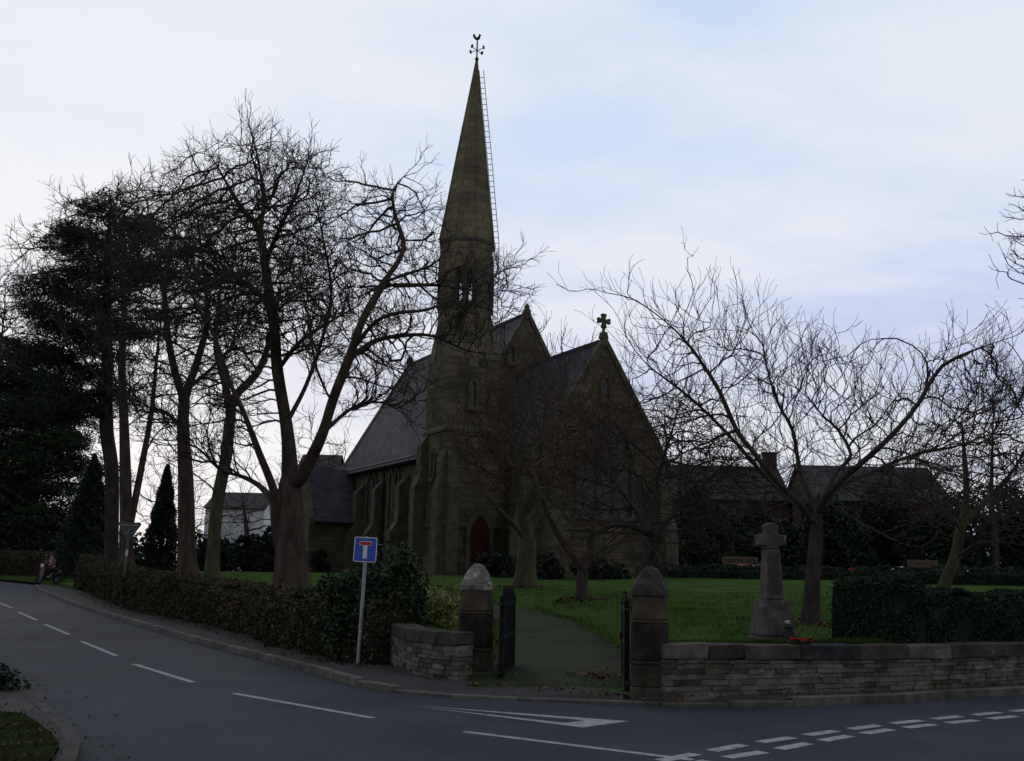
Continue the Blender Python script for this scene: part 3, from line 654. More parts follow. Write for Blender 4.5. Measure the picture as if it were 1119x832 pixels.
# weather vane
vz0 = SZ1; txo, tyo = tx, ty; tx += LEAN[0]; ty += LEAN[1]; b = MB(); b.tube([(tx, ty, vz0 - .2), (tx, ty, vz0 + .95)], .035, 6); b.loft([[(tx + r * math.cos(a), ty + r * math.sin(a), vz0 + z) for a in np.arange(8) * math.pi / 4] for r, z in ((.03, -.02), (.09, .05), (.09, .12), (.03, .2))])
va = b.obj('weather_vane', M_steelv, ch)
b = MB()
for k, a in enumerate((R(27), R(117), R(207), R(297))):
    c, s = math.cos(a), math.sin(a); b.tube([(tx, ty, vz0 + .52), (tx + .36 * c, ty + .36 * s, vz0 + .52)], .018, 5)
    b.box((tx + .37 * c, ty + .37 * s, vz0 + .56), (.03, .12, .15), a)
b.obj('compass_arm', M_steelv, va)
cock = [(-.44, .18), (-.50, .34), (-.38, .46), (-.27, .42), (-.22, .24), (-.08, .17), (.06, .2), (.15, .36), (.2, .47), (.28, .47), (.33, .38), (.42, .34), (.33, .3), (.31, .12), (.2, -.02), (.06, -.08), (.03, -.2), (-.03, -.2), (-.05, -.08), (-.2, -.03), (-.33, .06)]
ca, sa = .886 * .0 + math.cos(R(62)), math.sin(R(62))
b = MB(); b.prism([(u * .42, v * .58) for u, v in cock], lambda u, v, h: (tx + u * ca - h * sa, ty + u * sa + h * ca, vz0 + 1.06 + v), -.02, .02); b.obj('cockerel', M_steelv, va)
tx, ty = txo, tyo
# steeplejack's ladder up the right-hand side of the spire
b = MB(); la = R(60); c, s = math.cos(la), math.sin(la)
def lad(z, off): 
    r = np.interp(z, [8.6, SZ0, SZ0 + 1.3, SZ0 + 4, SZ0 + 6.4, SZ1], [OA * 1.05, OA * 1.05, OA * .90, OA * .60, OA * .31, .05]) + .02 + off
    return lean((tx + r * c, ty + r * s, z))
zs = [9.2, SZ0, SZ0 + 1.3, SZ0 + 4, SZ0 + 6.4, SZ0 + 8.2]
for off in (.0, .2): b.tube([lad(z, off) for z in zs], .016, 5)
ld = b.obj('ladder', M_pipe, ch); b = MB()
for z in np.arange(9.4, SZ0 + 8.1, .26): b.tube([lad(z, 0), lad(z, .2)], .014, 4)
b.obj('rung', M_pipe, ld)['kind'] = 'stuff'
# angle buttresses on the tower's outer corners
def tb(x, y, wd, dp, h1, h2, ax): return buttress(x, y, wd, dp, h1, h2, ax)
tb(tx - hw + .28, ty - hw + .05, .5, .62, 3.6, 5.4, 's'); tb(tx + hw - .28, ty - hw + .05, .5, .40, 3.4, 4.6, 's')
tb(tx - hw + .05, ty - hw + .3, .5, .6, 3.6, 5.4, 'w'); tb(tx + hw - .05, ty - hw + .27, .45, .38, 3.6, 4.6, 'e')
lancet((lambda u, v, h: (tx + hw + h, u, v)), ty - .1, 6.9, .24, 1.1, .8, th=.1); lancet((lambda u, v, h: (tx + u, ty - hw - h, v)), 0, 4.0, .24, 1.1, .8, th=.1)
# red pointed door in the tower's east face
fd = lambda u, v, h: (tx + hw + .02 + h, u, v)
b = MB(); arch_ring(b, fd, .86, 2.3, 1.55, .2, .1, .2, ty + .32, .12); df = b.obj('door_surround', M_dress, ch)
b = MB(); b.prism(arch(.855, 2.295, 1.55, 8, ty + .32, .122), fd, .02, .135)
for u in np.linspace(-.36, .36, 6): b.prism([(ty + .32 + u - .008, .2), (ty + .32 + u + .008, .2), (ty + .32 + u + .008, 1.9), (ty + .32 + u - .008, 1.9)], fd, .13, .145)
do = b.obj('door', M_door, ch)
b = MB(); b.tube([fd(ty + .6 + .06 * math.cos(a), 1.1 + .06 * math.sin(a), .16) for a in np.linspace(0, 6.28, 10)], .014, 5); b.obj('handle', M_black, do)
for z in (.6, 1.6):
    b = MB(); b.prism([(ty - .1, z), (ty + .5, z + .02), (ty + .5, z + .05), (ty - .1, z + .07)], fd, .146, .156); b.obj('hinge', M_black, do)
# link between tower and chancel, with the drainpipe in the angle
b = MB(); b.box((3.2, -3.3, 2.2), (1.9, .6, 6.4)); b.obj('stair_wall', M_stone, ch)

# ------------------------------------------------------------------ gate piers, gates, walls
def block(b, c, w0, w1, z0, z1, rz, t=None, ch_=.03):
    def rg(w, z):
        k = ch_; P = [(-w / 2 + k, -w / 2), (w / 2 - k, -w / 2), (w / 2, -w / 2 + k), (w / 2, w / 2 - k), (w / 2 - k, w / 2), (-w / 2 + k, w / 2), (-w / 2, w / 2 - k), (-w / 2, -w / 2 + k)]
        return [(c[0] + x * math.cos(rz) - y * math.sin(rz), c[1] + x * math.sin(rz) + y * math.cos(rz), z) for x, y in P]
    b.loft([rg(w0 - .02, z0), rg(w0, z0 + .02), rg(w1, z1 - .02), rg(w1 - .02, z1)], t)
def pier(base, label, rz, capm, darkmid):
    x, y = base; z = .09
    t = thing('gate_pier', label, 'gate pier', (x, y, z), rz, 'stone gate piers'); t.scale = (.88, .88, .935)
    b = MB(2); block(b, (0, 0), .60, .58, -.2, .12, 0); b.obj('plinth', M_pier, t, bevel=.01)
    b = MB(3); block(b, (0, 0), .555, .545, .125, .42, 0, ch_=.05); block(b, (0, 0), .57, .57, .425, .475, 0)
    b.obj('lower_block', M_pier, t)
    b = MB(4); block(b, (0, 0), .55, .54, .48, .99, 0, ch_=.055); b.obj('middle_block', M_pierdark, t)
    b = MB(5); block(b, (0, 0), .555, .55, .995, 1.035, 0); block(b, (0, 0), .54, .49, 1.04, 1.40 - .04, 0, ch_=.06); b.obj('upper_block', M_pier, t)
    b = MB(6); block(b, (0, 0), .52, .53, 1.365, 1.47, 0, ch_=.02)
    prof = [(.255, 1.472), (.238, 1.53), (.205, 1.60), (.158, 1.68), (.098, 1.75), (.03, 1.785)]
    rings = []
    for r_, zz in prof:
        rings.append([(r_ * max(-1, min(1, 1.22 * math.cos(a))) + .008 * math.sin(a * 3 + zz * 40), r_ * max(-1, min(1, 1.22 * math.sin(a))), zz + .006 * math.sin(5 * a)) for a in np.arange(16) * math.pi / 8])
    b.loft(rings); b.obj('cap', capm, t)
    return t
PL = on_road(518, 742, .1)[:2] + np.array([0, .27]); PR = on_road(711, 762, .1)[:2] + np.array([.05, .36])
pier(PL, 'stone gate pier whose rounded cap is white with lichen, beside low wall end', R(-6), M_capl, True)
pier(PR, 'dark stone gate pier with plain brown cap, beside the long boundary wall', R(-12), M_capd, False)
def gate(p0, p1, z0, label):
    p0 = np.array(p0); p1 = np.array(p1); d = p1 - p0; L_ = np.linalg.norm(d); t = thing('iron_gate', label, 'gate', (p0[0], p0[1], z0), math.atan2(d[1], d[0]), 'black gates at the churchyard entrance')
    H_ = 1.20
    b = MB(); b.box((.03, 0, H_ / 2), (.07, .07, H_)); b.box((L_ - .03, 0, H_ / 2), (.05, .05, H_))
    for z in (.10, .62, H_ - .12): b.box((L_ / 2, 0, z), (L_ - .1, .035, .06))
    b.obj('frame', M_black, t)
    n = int(L_ / .075); b = MB()
    for k in range(1, n):
        x = .03 + (L_ - .06) * k / n; b.box((x, 0, (H_ + .04) / 2 + .03), (.030, .022, H_ - .02)); b.loft([[(x - .018, -.012, H_ + .03), (x + .018, -.012, H_ + .03), (x + .018, .012, H_ + .03), (x - .018, .012, H_ + .03)], [(x - .002, -.001, H_ + .12), (x + .002, -.001, H_ + .12), (x + .002, .001, H_ + .12), (x - .002, .001, H_ + .12)]])
    b.obj('railing', M_black, t)
    b = MB(); b.box((L_ - .1, .03, .66), (.16, .04, .1)); b.obj('latch', M_black, t)
    for z in (.12, H_ - .12):
        b = MB(); b.tube([(-.26, 0, z), (.02, 0, z)], .018, 6); b.obj('hinge', M_black, t)
gp = on_road(547, 745, .1)[:2]
gate((gp[0], gp[1]), (pix(560.5, 740, gp[1] + 1.3)[0], gp[1] + 1.3), .10, 'black iron gate standing open by the lichen-capped pier')
gp = on_road(687, 757, .1)[:2]
gate((pix(686, 757, gp[1])[0], gp[1] + .1), (pix(680.5, 745, gp[1] + 1.35)[0], gp[1] + 1.35), .10, 'black iron gate folded back against the dark brown-capped pier')

def dry_wall(name, label, line, ztop, foot, th, seed, copem, cope_h, group, stones=(.16, .5), dark=None, extra=None):
    """coursed rubble: every stone its own box inside one mesh; line = plan polyline of the front face"""
    P = resample(line, 200); s = np.r_[0, np.cumsum(np.linalg.norm(np.diff(P, axis=0), axis=1))]; Ltot = s[-1]
    at = lambda q: np.array([np.interp(q, s, P[:, 0]), np.interp(q, s, P[:, 1])])
    rng = random.Random(seed); base = at(0); t = thing(name, label, 'wall', (base[0], base[1], foot(base)), 0, group); org = np.array([base[0], base[1], foot(base)])
    core = MB(); b = MB(seed)
    def frame(q):
        d = at(min(Ltot, q + .05)) - at(max(0, q - .05)); d /= np.linalg.norm(d); n = np.array([-d[1], d[0]]); n = n if n[1] > 0 else -n
        return d, n
    hh = ztop(0) - foot(at(0)) - cope_h; nc = max(4, int(round(hh / .068)))
    edges = np.cumsum([0] + [rng.uniform(.7, 1.35) for _ in range(nc)]); edges /= edges[-1]
    for c in range(nc):
        q = -rng.uniform(0, .2)
        while q < Ltot:
            w = rng.uniform(*stones); q0, q1 = max(0, q), min(Ltot, q + w); q += w
            if q1 - q0 < .03: continue
            m_ = (q0 + q1) / 2; p = at(m_); d, n = frame(m_); f0 = foot(p); H_ = ztop(m_) - f0 - cope_h
            za, zb = f0 - (.15 if c == 0 else 0) + edges[c] * H_, f0 + edges[c + 1] * H_
            out = rng.uniform(-.012, .02); c2 = p + n * (th / 2 - out)
            b.box((c2[0], c2[1], (za + zb) / 2), (q1 - q0 - .008, th, zb - za - .007), math.atan2(d[1], d[0]), t=rng.random(), jit=.006)
    nseg = 40
    for k in range(nseg):
        qa, qb = Ltot * k / nseg, Ltot * (k + 1) / nseg; m_ = (qa + qb) / 2; p = at(m_); d, n = frame(m_); c2 = p + n * th / 2; f0 = foot(p); H_ = ztop(m_) - f0 - cope_h - .02
        core.box((c2[0], c2[1], f0 + H_ / 2), (qb - qa + (.02 if 0 < k < nseg - 1 else -.06), th - .06, H_), math.atan2(d[1], d[0]))
    core.obj('mortar', M_pave, t, origin=org); b.obj('stone_course', M_wall, t, origin=org)
    bl, bd = MB(seed + 1), MB(seed + 2); q = 0
    while q < Ltot - .05:
        w = min(rng.uniform(.55, 1.05), Ltot - q); m_ = q + w / 2; p = at(m_); d, n = frame(m_); c2 = p + n * (th / 2 - .0)
        tgt = bd if dark and dark[0] < m_ < dark[1] else bl
        tgt.box((c2[0], c2[1], ztop(m_) - cope_h / 2), (w - .012, th + .07, cope_h - .004), math.atan2(d[1], d[0]), t=rng.random(), jit=.012); q += w
    bl.obj('coping', copem, t, origin=org, bevel=.015)
    if bd.v: bd.obj('dark_coping', M_coped, t, origin=org, bevel=.015)
    return t, at, frame, Ltot
foot = lambda p: float(road_z(*p)) + .10
wl_r = [on_road(px, py, .11)[:2] for px, py in ((727, 761.5), (780, 760), (839, 758), (921, 756), (1003, 753), (1060, 750), (1117, 746))]
wl_r = np.vstack([wl_r, wl_r[-1] + _id * 10])
LR = np.linalg.norm(np.diff(wl_r, axis=0), axis=1).sum()
def zt_r(q): return float(np.interp(q, [0, 2.0, 6.9, 17], [.78, .74, .71, .70]))
wr, atR, frR, LtR = dry_wall('boundary_wall', 'long low coursed stone wall with heavy coping right of the gate', wl_r, zt_r, foot, .34, 11, M_cope, .20, None, dark=(1.72, 3.25))
wl_l = [on_road(px, py, .11)[:2] for px, py in ((424, 724), (440, 733), (465, 739), (500, 743))]
dry_wall('boundary_wall', 'short curved stone wall with mossy coping left of the gate', cr_curve(wl_l, .1), lambda q: .77 + .0 * q, foot, .34, 21, M_cope, .19, None, stones=(.14, .4))

# ------------------------------------------------------------------ memorial cross, wreath, vase
def on_xy(px, Yv): 
    p = pix(px, 690, Yv); return p[0]
my = 16.75; mx = pix(843, 640, my)[0]; mz = float(lawn_z(mx, my))
t = thing('memorial_cross', 'small stone memorial cross on a stepped plinth behind the wall', 'memorial', (mx, my, mz), R(8))
b = MB(8); block(b, (0, 0), .66, .64, -.3, .06, 0); block(b, (0, 0), .60, .44, .065, .62, 0, ch_=.04); b.obj('plinth', M_mem, t)
b = MB(9); block(b, (0, 0), .30, .235, .625, 1.42, 0, ch_=.02); b.obj('shaft', M_mem, t)
b = MB(10); fx = lambda u, v, h: (u, h, v)
b.prism([(u * .86, v) for u, v in [(-.14, 1.424), (.14, 1.424), (.12, 1.47), (.265, 1.48), (.27, 1.65), (.11, 1.66), (.125, 1.80), (0, 1.85), (-.125, 1.80), (-.11, 1.66), (-.27, 1.65), (-.265, 1.48), (-.12, 1.47)]], fx, -.11, .11); b.obj('cross_head', M_mem, t, bevel=.015)
b = MB(11); b.prism([(-.10, .70), (.10, .70), (.085, 1.36), (-.085, 1.36)], fx, -.148, -.12); b.obj('inscription_panel', M_inset, t)
b = MB(12)
for zz in np.arange(.74, 1.35, .042):      # rows of carved names, too small to read
    w_ = random.Random(int(zz * 1000)).uniform(.05, .075); b.box((0, -.151, zz), (2 * w_, .004, .014))
b.obj('carved_line', M_groove, t)['kind'] = 'stuff'
q = 2.25; pw_ = atR(q); d_, n_ = frR(q); zc = zt_r(q) + .01; wx = pw_ + n_ * .16
b = MB(13); rg = random.Random(3)
for k in range(46):
    a = rg.uniform(0, 6.283); r_ = .10 + rg.uniform(-.035, .035); c = (wx[0] + r_ * 1.2 * math.cos(a), wx[1] + r_ * .9 * math.sin(a), zc + .02 + rg.uniform(0, .055))
    tilt = Vector((rg.uniform(-.5, .5), rg.uniform(-.7, .2), 1)).normalized(); u = tilt.orthogonal().normalized(); v = tilt.cross(u)
    P = [Vector(c) + (u * math.cos(x) + v * math.sin(x)) * .034 * (1 + .2 * math.cos(4 * x)) for x in np.arange(8) * math.pi / 4]
    b.add([Vector(c) - tilt * .018] + P, [(0, k2 + 1, (k2 + 1) % 8 + 1) for k2 in range(8)])
wre = thing('poppy_wreath', 'red poppy wreath lying on the dark coping of the stone wall', 'wreath', (wx[0], wx[1], zc)); b.obj('poppy', M_poppy, wre, origin=(wx[0], wx[1], zc))['kind'] = 'stuff'
b = MB(14); b.tube([(wx[0] + .12 * math.cos(a), wx[1] + .09 * math.sin(a), zc + .02) for a in np.linspace(0, 6.283, 25)], .028, 7); b.obj('ring', M_needle, wre, origin=(wx[0], wx[1], zc))
vx = pix(864, 690, my - .55); vxy = (vx[0], my - .45); vzz = float(lawn_z(*vxy))
t = thing('flower_vase', 'small dark vase holding one white flower at the memorial foot', 'vase', (*vxy, vzz))
b = MB(15); b.loft([[(r_ * math.cos(a), r_ * math.sin(a), z_) for a in np.arange(14) * 2 * math.pi / 14] for r_, z_ in ((.075, 0), (.10, .06), (.105, .12), (.07, .17), (.085, .2))]); b.obj('vase', M_vase, t, smooth=True)
b = MB(16)
for k in range(9):
    a = k * .7; b.box((.012 * math.cos(a) - .02, .012 * math.sin(a), .30 + .004 * k), (.06, .03, .012), a)
b.obj('flower_head', M_petal, t); b = MB(17); b.tube([(0, 0, .1), (-.02, 0, .3)], .006, 5)
for k in range(7): a = k * .9; b.tube([(0, 0, .18), (.07 * math.cos(a), .07 * math.sin(a), .25)], .014, 4)
b.obj('stem', M_yew, t)

# ------------------------------------------------------------------ signs
def rot_lean(e, ax, ang): e.rotation_euler[ax] += ang
sb = on_road(391, 726, .11)
t = thing('road_sign', 'blue no through road sign with red bar on a grey pole', 'road sign', tuple(sb), 0); t.rotation_euler = (R(1), R(2.0), R(-12))
Hs = 2.07; b = MB(); b.tube([(0, 0, -.1), (0, 0, Hs - .03)], .03, 10); b.loft([[(r_ * math.cos(a), r_ * math.sin(a), z_) for a in np.arange(10) * .6283] for r_, z_ in ((.031, Hs - .03), (.031, Hs - .015), (.012, Hs))]); b.obj('pole', M_galv, t, smooth=False)
def rrect(w, h, r, cx=0, cz=0, n=5):
    P = []
    for (sx, sz, a0) in ((1, -1, -90), (1, 1, 0), (-1, 1, 90), (-1, -1, 180)):
        for k in range(n + 1):
            a = R(a0 + 90 * k / n); P.append((cx + sx * (w / 2 - r) + r * math.cos(a), cz + sz * (h / 2 - r) + r * math.sin(a)))
    return P
fx = lambda u, v, h: (u, -.04 - h, v); pc = Hs - .215; S_ = .40
b = MB(); b.prism(rrect(S_, S_ + .01, .03, 0, pc), fx, 0, .004); pl = b.obj('sign_plate', M_white, t)
b = MB(); b.prism(rrect(S_ - .028, S_ - .018, .02, 0, pc), fx, .0045, .006); b.obj('blue_field', M_blue, pl)
b = MB(); b.prism([(-.037, pc - .145), (.037, pc - .145), (.037, pc + .075), (-.037, pc + .075)], fx, .0065, .008); b.obj('white_bar', M_white, pl)
b = MB(); b.prism([(-.105, pc + .067), (.105, pc + .067), (.105, pc + .135), (-.105, pc + .135)], fx, .0085, .010); b.obj('white_edge', M_white, pl)
b = MB(); b.prism([(-.095, pc + .075), (.095, pc + .075), (.095, pc + .127), (-.095, pc + .127)], fx, .0105, .012); b.obj('red_bar', M_red, pl)
for z in (pc - .12, pc + .12):
    b = MB(); b.box((0, -.02, z), (.09, .045, .03)); b.obj('clamp', M_galv, t)
gb = on_road(132, 663, .11)
t = thing('road_sign', 'grey back of a triangular give way sign on a pole by the brown hedge', 'road sign', tuple(gb), 0); t.rotation_euler = (0, R(1.2), R(20))
b = MB(); b.tube([(0, 0, -.1), (0, 0, 2.74)], .038, 9); b.obj('pole', M_grey, t)
b = MB(); fx2 = lambda u, v, h: (u, .05 + h, v); b.prism([(-.03, 2.14), (.03, 2.14), (.37, 2.70), (.34, 2.76), (-.34, 2.76), (-.37, 2.70)], fx2, 0, .006); tp = b.obj('sign_plate', M_grey, t)
for z, w_ in ((2.66, .56), (2.40, .22)):
    b = MB(); b.box((0, .043, z), (w_, .03, .035)); b.obj('channel', M_galv, tp)
b = MB(); b.box((0, -.042, 1.75), (.08, .012, .20)); b.obj('white_tag', M_white, t)

# ------------------------------------------------------------------ trees
def grow(starts, att, D, di, dk, rng, up=.05, jit=.22, maxit=140, maxn=14000):
    """space colonisation from the given limbs (list of arrays of points; the first is the trunk)"""
    pos = np.zeros((maxn, 3)); par = np.full(maxn, -1, int); n = 0
    for k, P in enumerate(starts):
        if k == 0: pos[0] = P[0]; n = 1; last = 0; Q = P[1:]
        else:
            last = int(((pos[:n] - P[0]) ** 2).sum(1).argmin()); Q = P[1:]
        for q in Q: pos[n] = q; par[n] = last; last = n; n += 1
    nlimb = n
    d2 = ((att[:, None] - pos[None, :n]) ** 2).sum(2); near = d2.argmin(1); nd = np.sqrt(d2.min(1)); kids = np.zeros(maxn, int)
    alive = nd > dk
    for it in range(maxit):
        act = alive & (nd < di)
        if not act.any(): break
        a = np.where(act)[0]; v = att[a] - pos[near[a]]; v /= np.linalg.norm(v, axis=1)[:, None] + 1e-9
        u, inv = np.unique(near[a], return_inverse=True); acc = np.zeros((len(u), 3)); np.add.at(acc, inv, v)
        acc /= np.linalg.norm(acc, axis=1)[:, None] + 1e-9
        pd = pos[u] - pos[np.maximum(par[u], 0)]; pd /= np.linalg.norm(pd, axis=1)[:, None] + 1e-9
        dr = acc + pd * .25 + rng.normal(0, jit, acc.shape) + np.array([0, 0, up]); dr /= np.linalg.norm(dr, axis=1)[:, None]
        ok = kids[u] < 3
        alive[a[~ok[inv]]] &= rng.random((~ok[inv]).sum()) > .5
        u = u[ok]; dr = dr[ok]; m_ = len(u)
        if m_ == 0 or n + m_ > maxn: 
            if n + m_ > maxn: break
            continue
        new = pos[u] + dr * D; pos[n:n + m_] = new; par[n:n + m_] = u; kids[u] += 1
        al = np.where(alive)[0]
        for c in range(0, m_, 400):
            dd = ((att[al][:, None] - new[None, c:c + 400]) ** 2).sum(2); b = dd.argmin(1); q = np.sqrt(dd.min(1)); imp = q < nd[al]
            nd[al[imp]] = q[imp]; near[al[imp]] = n + c + b[imp]
        alive &= nd > dk; n += m_
    return pos[:n].copy(), par[:n].copy(), nlimb

def add_twigs(pos, par, rng, tips_n=3, along=.55, L=.5, up=.25, seg=2, spread=.75, thin_n=14, twice=.5, skip=0):
    N0 = len(pos); haskid = np.zeros(N0, bool); haskid[par[par >= 0]] = True
    # descendants count to find thin wood
    cnt = np.ones(N0); 
    for i in range(N0 - 1, 0, -1): cnt[par[i]] += cnt[i]
    P = [pos]; Q = [par]; n = N0
    tips = np.where(~haskid)[0]; thin = np.where((cnt < thin_n) & haskid & (np.arange(N0) > skip) & (rng.random(N0) < along))[0]
    src = np.concatenate([np.repeat(tips, tips_n), thin, thin[rng.random(len(thin)) < twice]])
    base = pos[src]; pd = pos[src] - pos[par[src]]; pd /= np.linalg.norm(pd, axis=1)[:, None] + 1e-9
    last = src; cur = base; dr = pd + rng.normal(0, spread, pd.shape) * .8 + np.array([0, 0, up])
    ln = L * rng.uniform(.5, 1.2, len(src)) / seg
    for s in range(seg):
        dr = dr / (np.linalg.norm(dr, axis=1)[:, None] + 1e-9); cur = cur + dr * ln[:, None]
        P.append(cur); Q.append(last); last = np.arange(n, n + len(src)); n += len(src)
        dr = dr + rng.normal(0, .35, dr.shape) + np.array([0, 0, up * .4])
    return np.concatenate(P), np.concatenate(Q), cnt

def radii(pos, par, rt, R0, e=2.05):
    N = len(pos); acc = np.zeros(N); r = np.zeros(N)
    for i in range(N - 1, -1, -1):
        r[i] = max(rt, acc[i] ** (1 / e)) if acc[i] > 0 else rt
        if i: acc[par[i]] += r[i] ** e
    k = math.log(R0 / rt) / math.log(r[0] / rt); return rt * (r / rt) ** k

def tubes(pos, par, r, sel, ns):
    """frusta for the segments par[i] -> i with i in sel"""
    N = len(pos); d = pos - pos[np.maximum(par, 0)]; d[0] = pos[1] - pos[0]; ln = np.linalg.norm(d, axis=1)[:, None]; d = d / (ln + 1e-9)
    main = np.full(N, -1); order = np.argsort(r); order = order[order > 0]; main[par[order]] = order       # thickest child wins
    nd = d.copy(); has = main >= 0; nd[has] = d[has] + d[main[has]]; nd /= np.linalg.norm(nd, axis=1)[:, None] + 1e-9
    i = sel; p = par[i]; ismain = main[p] == i
    d0 = np.where(ismain[:, None], nd[p], d[i]); d1 = nd[i]
    r0 = np.where(ismain, r[p], np.minimum(r[p], r[i] * 1.25)); r1 = r[i]
    def frame(v):
        ref = np.where(np.abs(v[:, 1:2]) < .85, np.array([[.13, .98, .1]]), np.array([[1., 0, .2]]))
        a = np.cross(v, ref); a /= np.linalg.norm(a, axis=1)[:, None]; return a, np.cross(v, a)
    ang = np.arange(ns) * 2 * np.pi / ns; ca, sa = np.cos(ang), np.sin(ang); V = []
    for c, dd, rr in ((pos[p], d0, r0), (pos[i], d1, r1)):
        a, b = frame(dd); V.append(c[:, None] + rr[:, None, None] * (a[:, None] * ca[None, :, None] + b[:, None] * sa[None, :, None]))
    V = np.stack(V, 1); n = len(i); b0 = (np.arange(n) * 2 * ns)[:, None]; k = np.arange(ns); k2 = (k + 1) % ns
    Fc = np.stack([b0 + k, b0 + k2, b0 + ns + k2, b0 + ns + k], 2).reshape(-1, 4)
    return V.reshape(-1, 3), Fc

def ellipsoid_pts(rng, n, env, Y, shell=.33, dz=.8, zmin=None):
    """points inside a union of ellipsoids given as (px, py, rx, ry[, dY]) at depth Y"""
    vol = np.array([e[2] * e[2] * e[3] for e in env], float); vol = vol ** .8; out = []
    for e, m_ in zip(env, np.round(n * vol / vol.sum()).astype(int)):
        c = pix(e[0], e[1], Y + (e[4] if len(e) > 4 else 0)); s = Y / F; v = rng.normal(size=(m_, 3)); v /= np.linalg.norm(v, axis=1)[:, None]
        v *= (rng.random(m_) ** shell)[:, None]; out.append(c + v * np.array([e[2] * s, e[2] * s * dz, e[3] * s]))
    P = np.concatenate(out); return P if zmin is None else P[P[:, 2] > zmin]

def limb_pts(limbs, Y, step, z0=None):
    out = []
    for L_ in limbs:
        P = [pix(q[0], q[1], Y + (q[2] if len(q) > 2 else 0)) for q in L_]; out.append(cr_curve(P, step))
    return out

def bare_tree(label, base, Y, limbs, env, R0, natt, seed, D=.34, di=4.0, dk=.5, rt=.0065, tips=3, L=.55, up=.25, along=.5, bark=M_bark, twig=M_twig, name='bare_tree', group=None, shell=.4, dz=.8, jit=.22, flare=.5, gup=.05, tseg=2, spread=.75, cat='tree', side=.62, hk=(2.5, 6, .85)):
    rng = np.random.default_rng(seed); b = pix(base[0], base[1], Y); z0 = float(lawn_z(b[0], b[1])); b[2] = z0 - .15
    st = limb_pts(limbs, Y, D); st[0] = np.vstack([[b], st[0]]) if np.linalg.norm(st[0][0] - b) > .2 else st[0]
    st[0] = cr_curve(st[0], D)
    att = ellipsoid_pts(rng, natt, env, Y, shell, dz, z0 + .8)
    pos, par, nl = grow(st, att, D, di, dk, rng, gup, jit)
    pos, par, cnt = add_twigs(pos, par, rng, 1, side, L * 1.9, up * .7, 4, spread * .75, 90, .4, 4)
    pos, par, cnt = add_twigs(pos, par, rng, tips, along, L, up, tseg, spread, 8, .2)
    r = radii(pos, par, rt, R0); k0 = 0
    rngs = []
    for P in st: n_ = len(P) - (1 if k0 else 0); rngs.append((k0, k0 + n_)); k0 += n_
    joints = [par[a_] for a_, _ in rngs[1:]]
    for a_, b_ in rngs:                            # each traced limb tapers to its tip beyond its last fork
        on = [j for j in joints if a_ <= j < b_]; s0 = max(on) if on else a_
        if b_ - s0 < 4: continue
        ii = np.arange(s0, b_); f = np.linspace(0, 1, len(ii)); r[ii] = np.minimum(r[ii], r[ii[0]] * (1 - f) ** 1.1 + rt * 2.4)
    for i in range(1, len(pos)): r[i] = min(r[i], r[par[i]])
    h = pos[:, 2] - z0; r = np.where(r > .03, .03 + (r - .03) * (1 - (1 - hk[2]) * sst(hk[0], hk[1], h)), r); r = r * (1 + flare * np.exp(-np.maximum(h, 0) / .45) * (r > R0 * .6))
    org = (b[0], b[1], z0); t = thing(name, label, cat, org, 0, group)
    idx = np.arange(1, len(pos)); big = r[idx] > .075; mid = (r[idx] > .026) & ~big; sm = ~big & ~mid
    def part(nm, groups, mt):
        V, Fs, o = [], [], 0
        for s, ns in groups:
            if not len(s): continue
            v, f = tubes(pos, par, r, s, ns)
            if ns != 4: pass
            V.append(v); Fs.append(f + o); o += len(v)
        if V: mesh_obj(nm, np.concatenate(V), np.concatenate(Fs), mt, t, smooth=True, origin=org)
    part('trunk', [(idx[big], 9), (idx[mid & (r[idx] > .05)], 6)], bark)
    part('crown', [(idx[mid & (r[idx] <= .05)], 5), (idx[sm], 3)], twig)
    return t, pos, par, r

def leaf_quads(C, rng, a, b, flat=0.0, nrm=None):
    n = len(C); u = rng.normal(size=(n, 3)); u[:, 2] *= (1 - flat); u /= np.linalg.norm(u, axis=1)[:, None]
    w = rng.normal(size=(n, 3)) if nrm is None else nrm + rng.normal(0, .5, (n, 3)); v = np.cross(w, u); v /= np.linalg.norm(v, axis=1)[:, None] + 1e-9
    sa = a * rng.uniform(.6, 1.3, (n, 1)); sb = b * rng.uniform(.6, 1.3, (n, 1))
    V = np.stack([C + u * sa, C + v * sb, C - u * sa * .8, C - v * sb], 1).reshape(-1, 3)
    return V, np.arange(4 * n).reshape(n, 4)
def lump(P, f, ph): return np.sin(P[:, 0] * f + ph) * np.sin(P[:, 1] * f * 1.1 + ph * 1.7) + np.sin(P[:, 2] * f * 1.3 + ph * .6) * np.sin(P[:, 0] * f * .7 - ph)

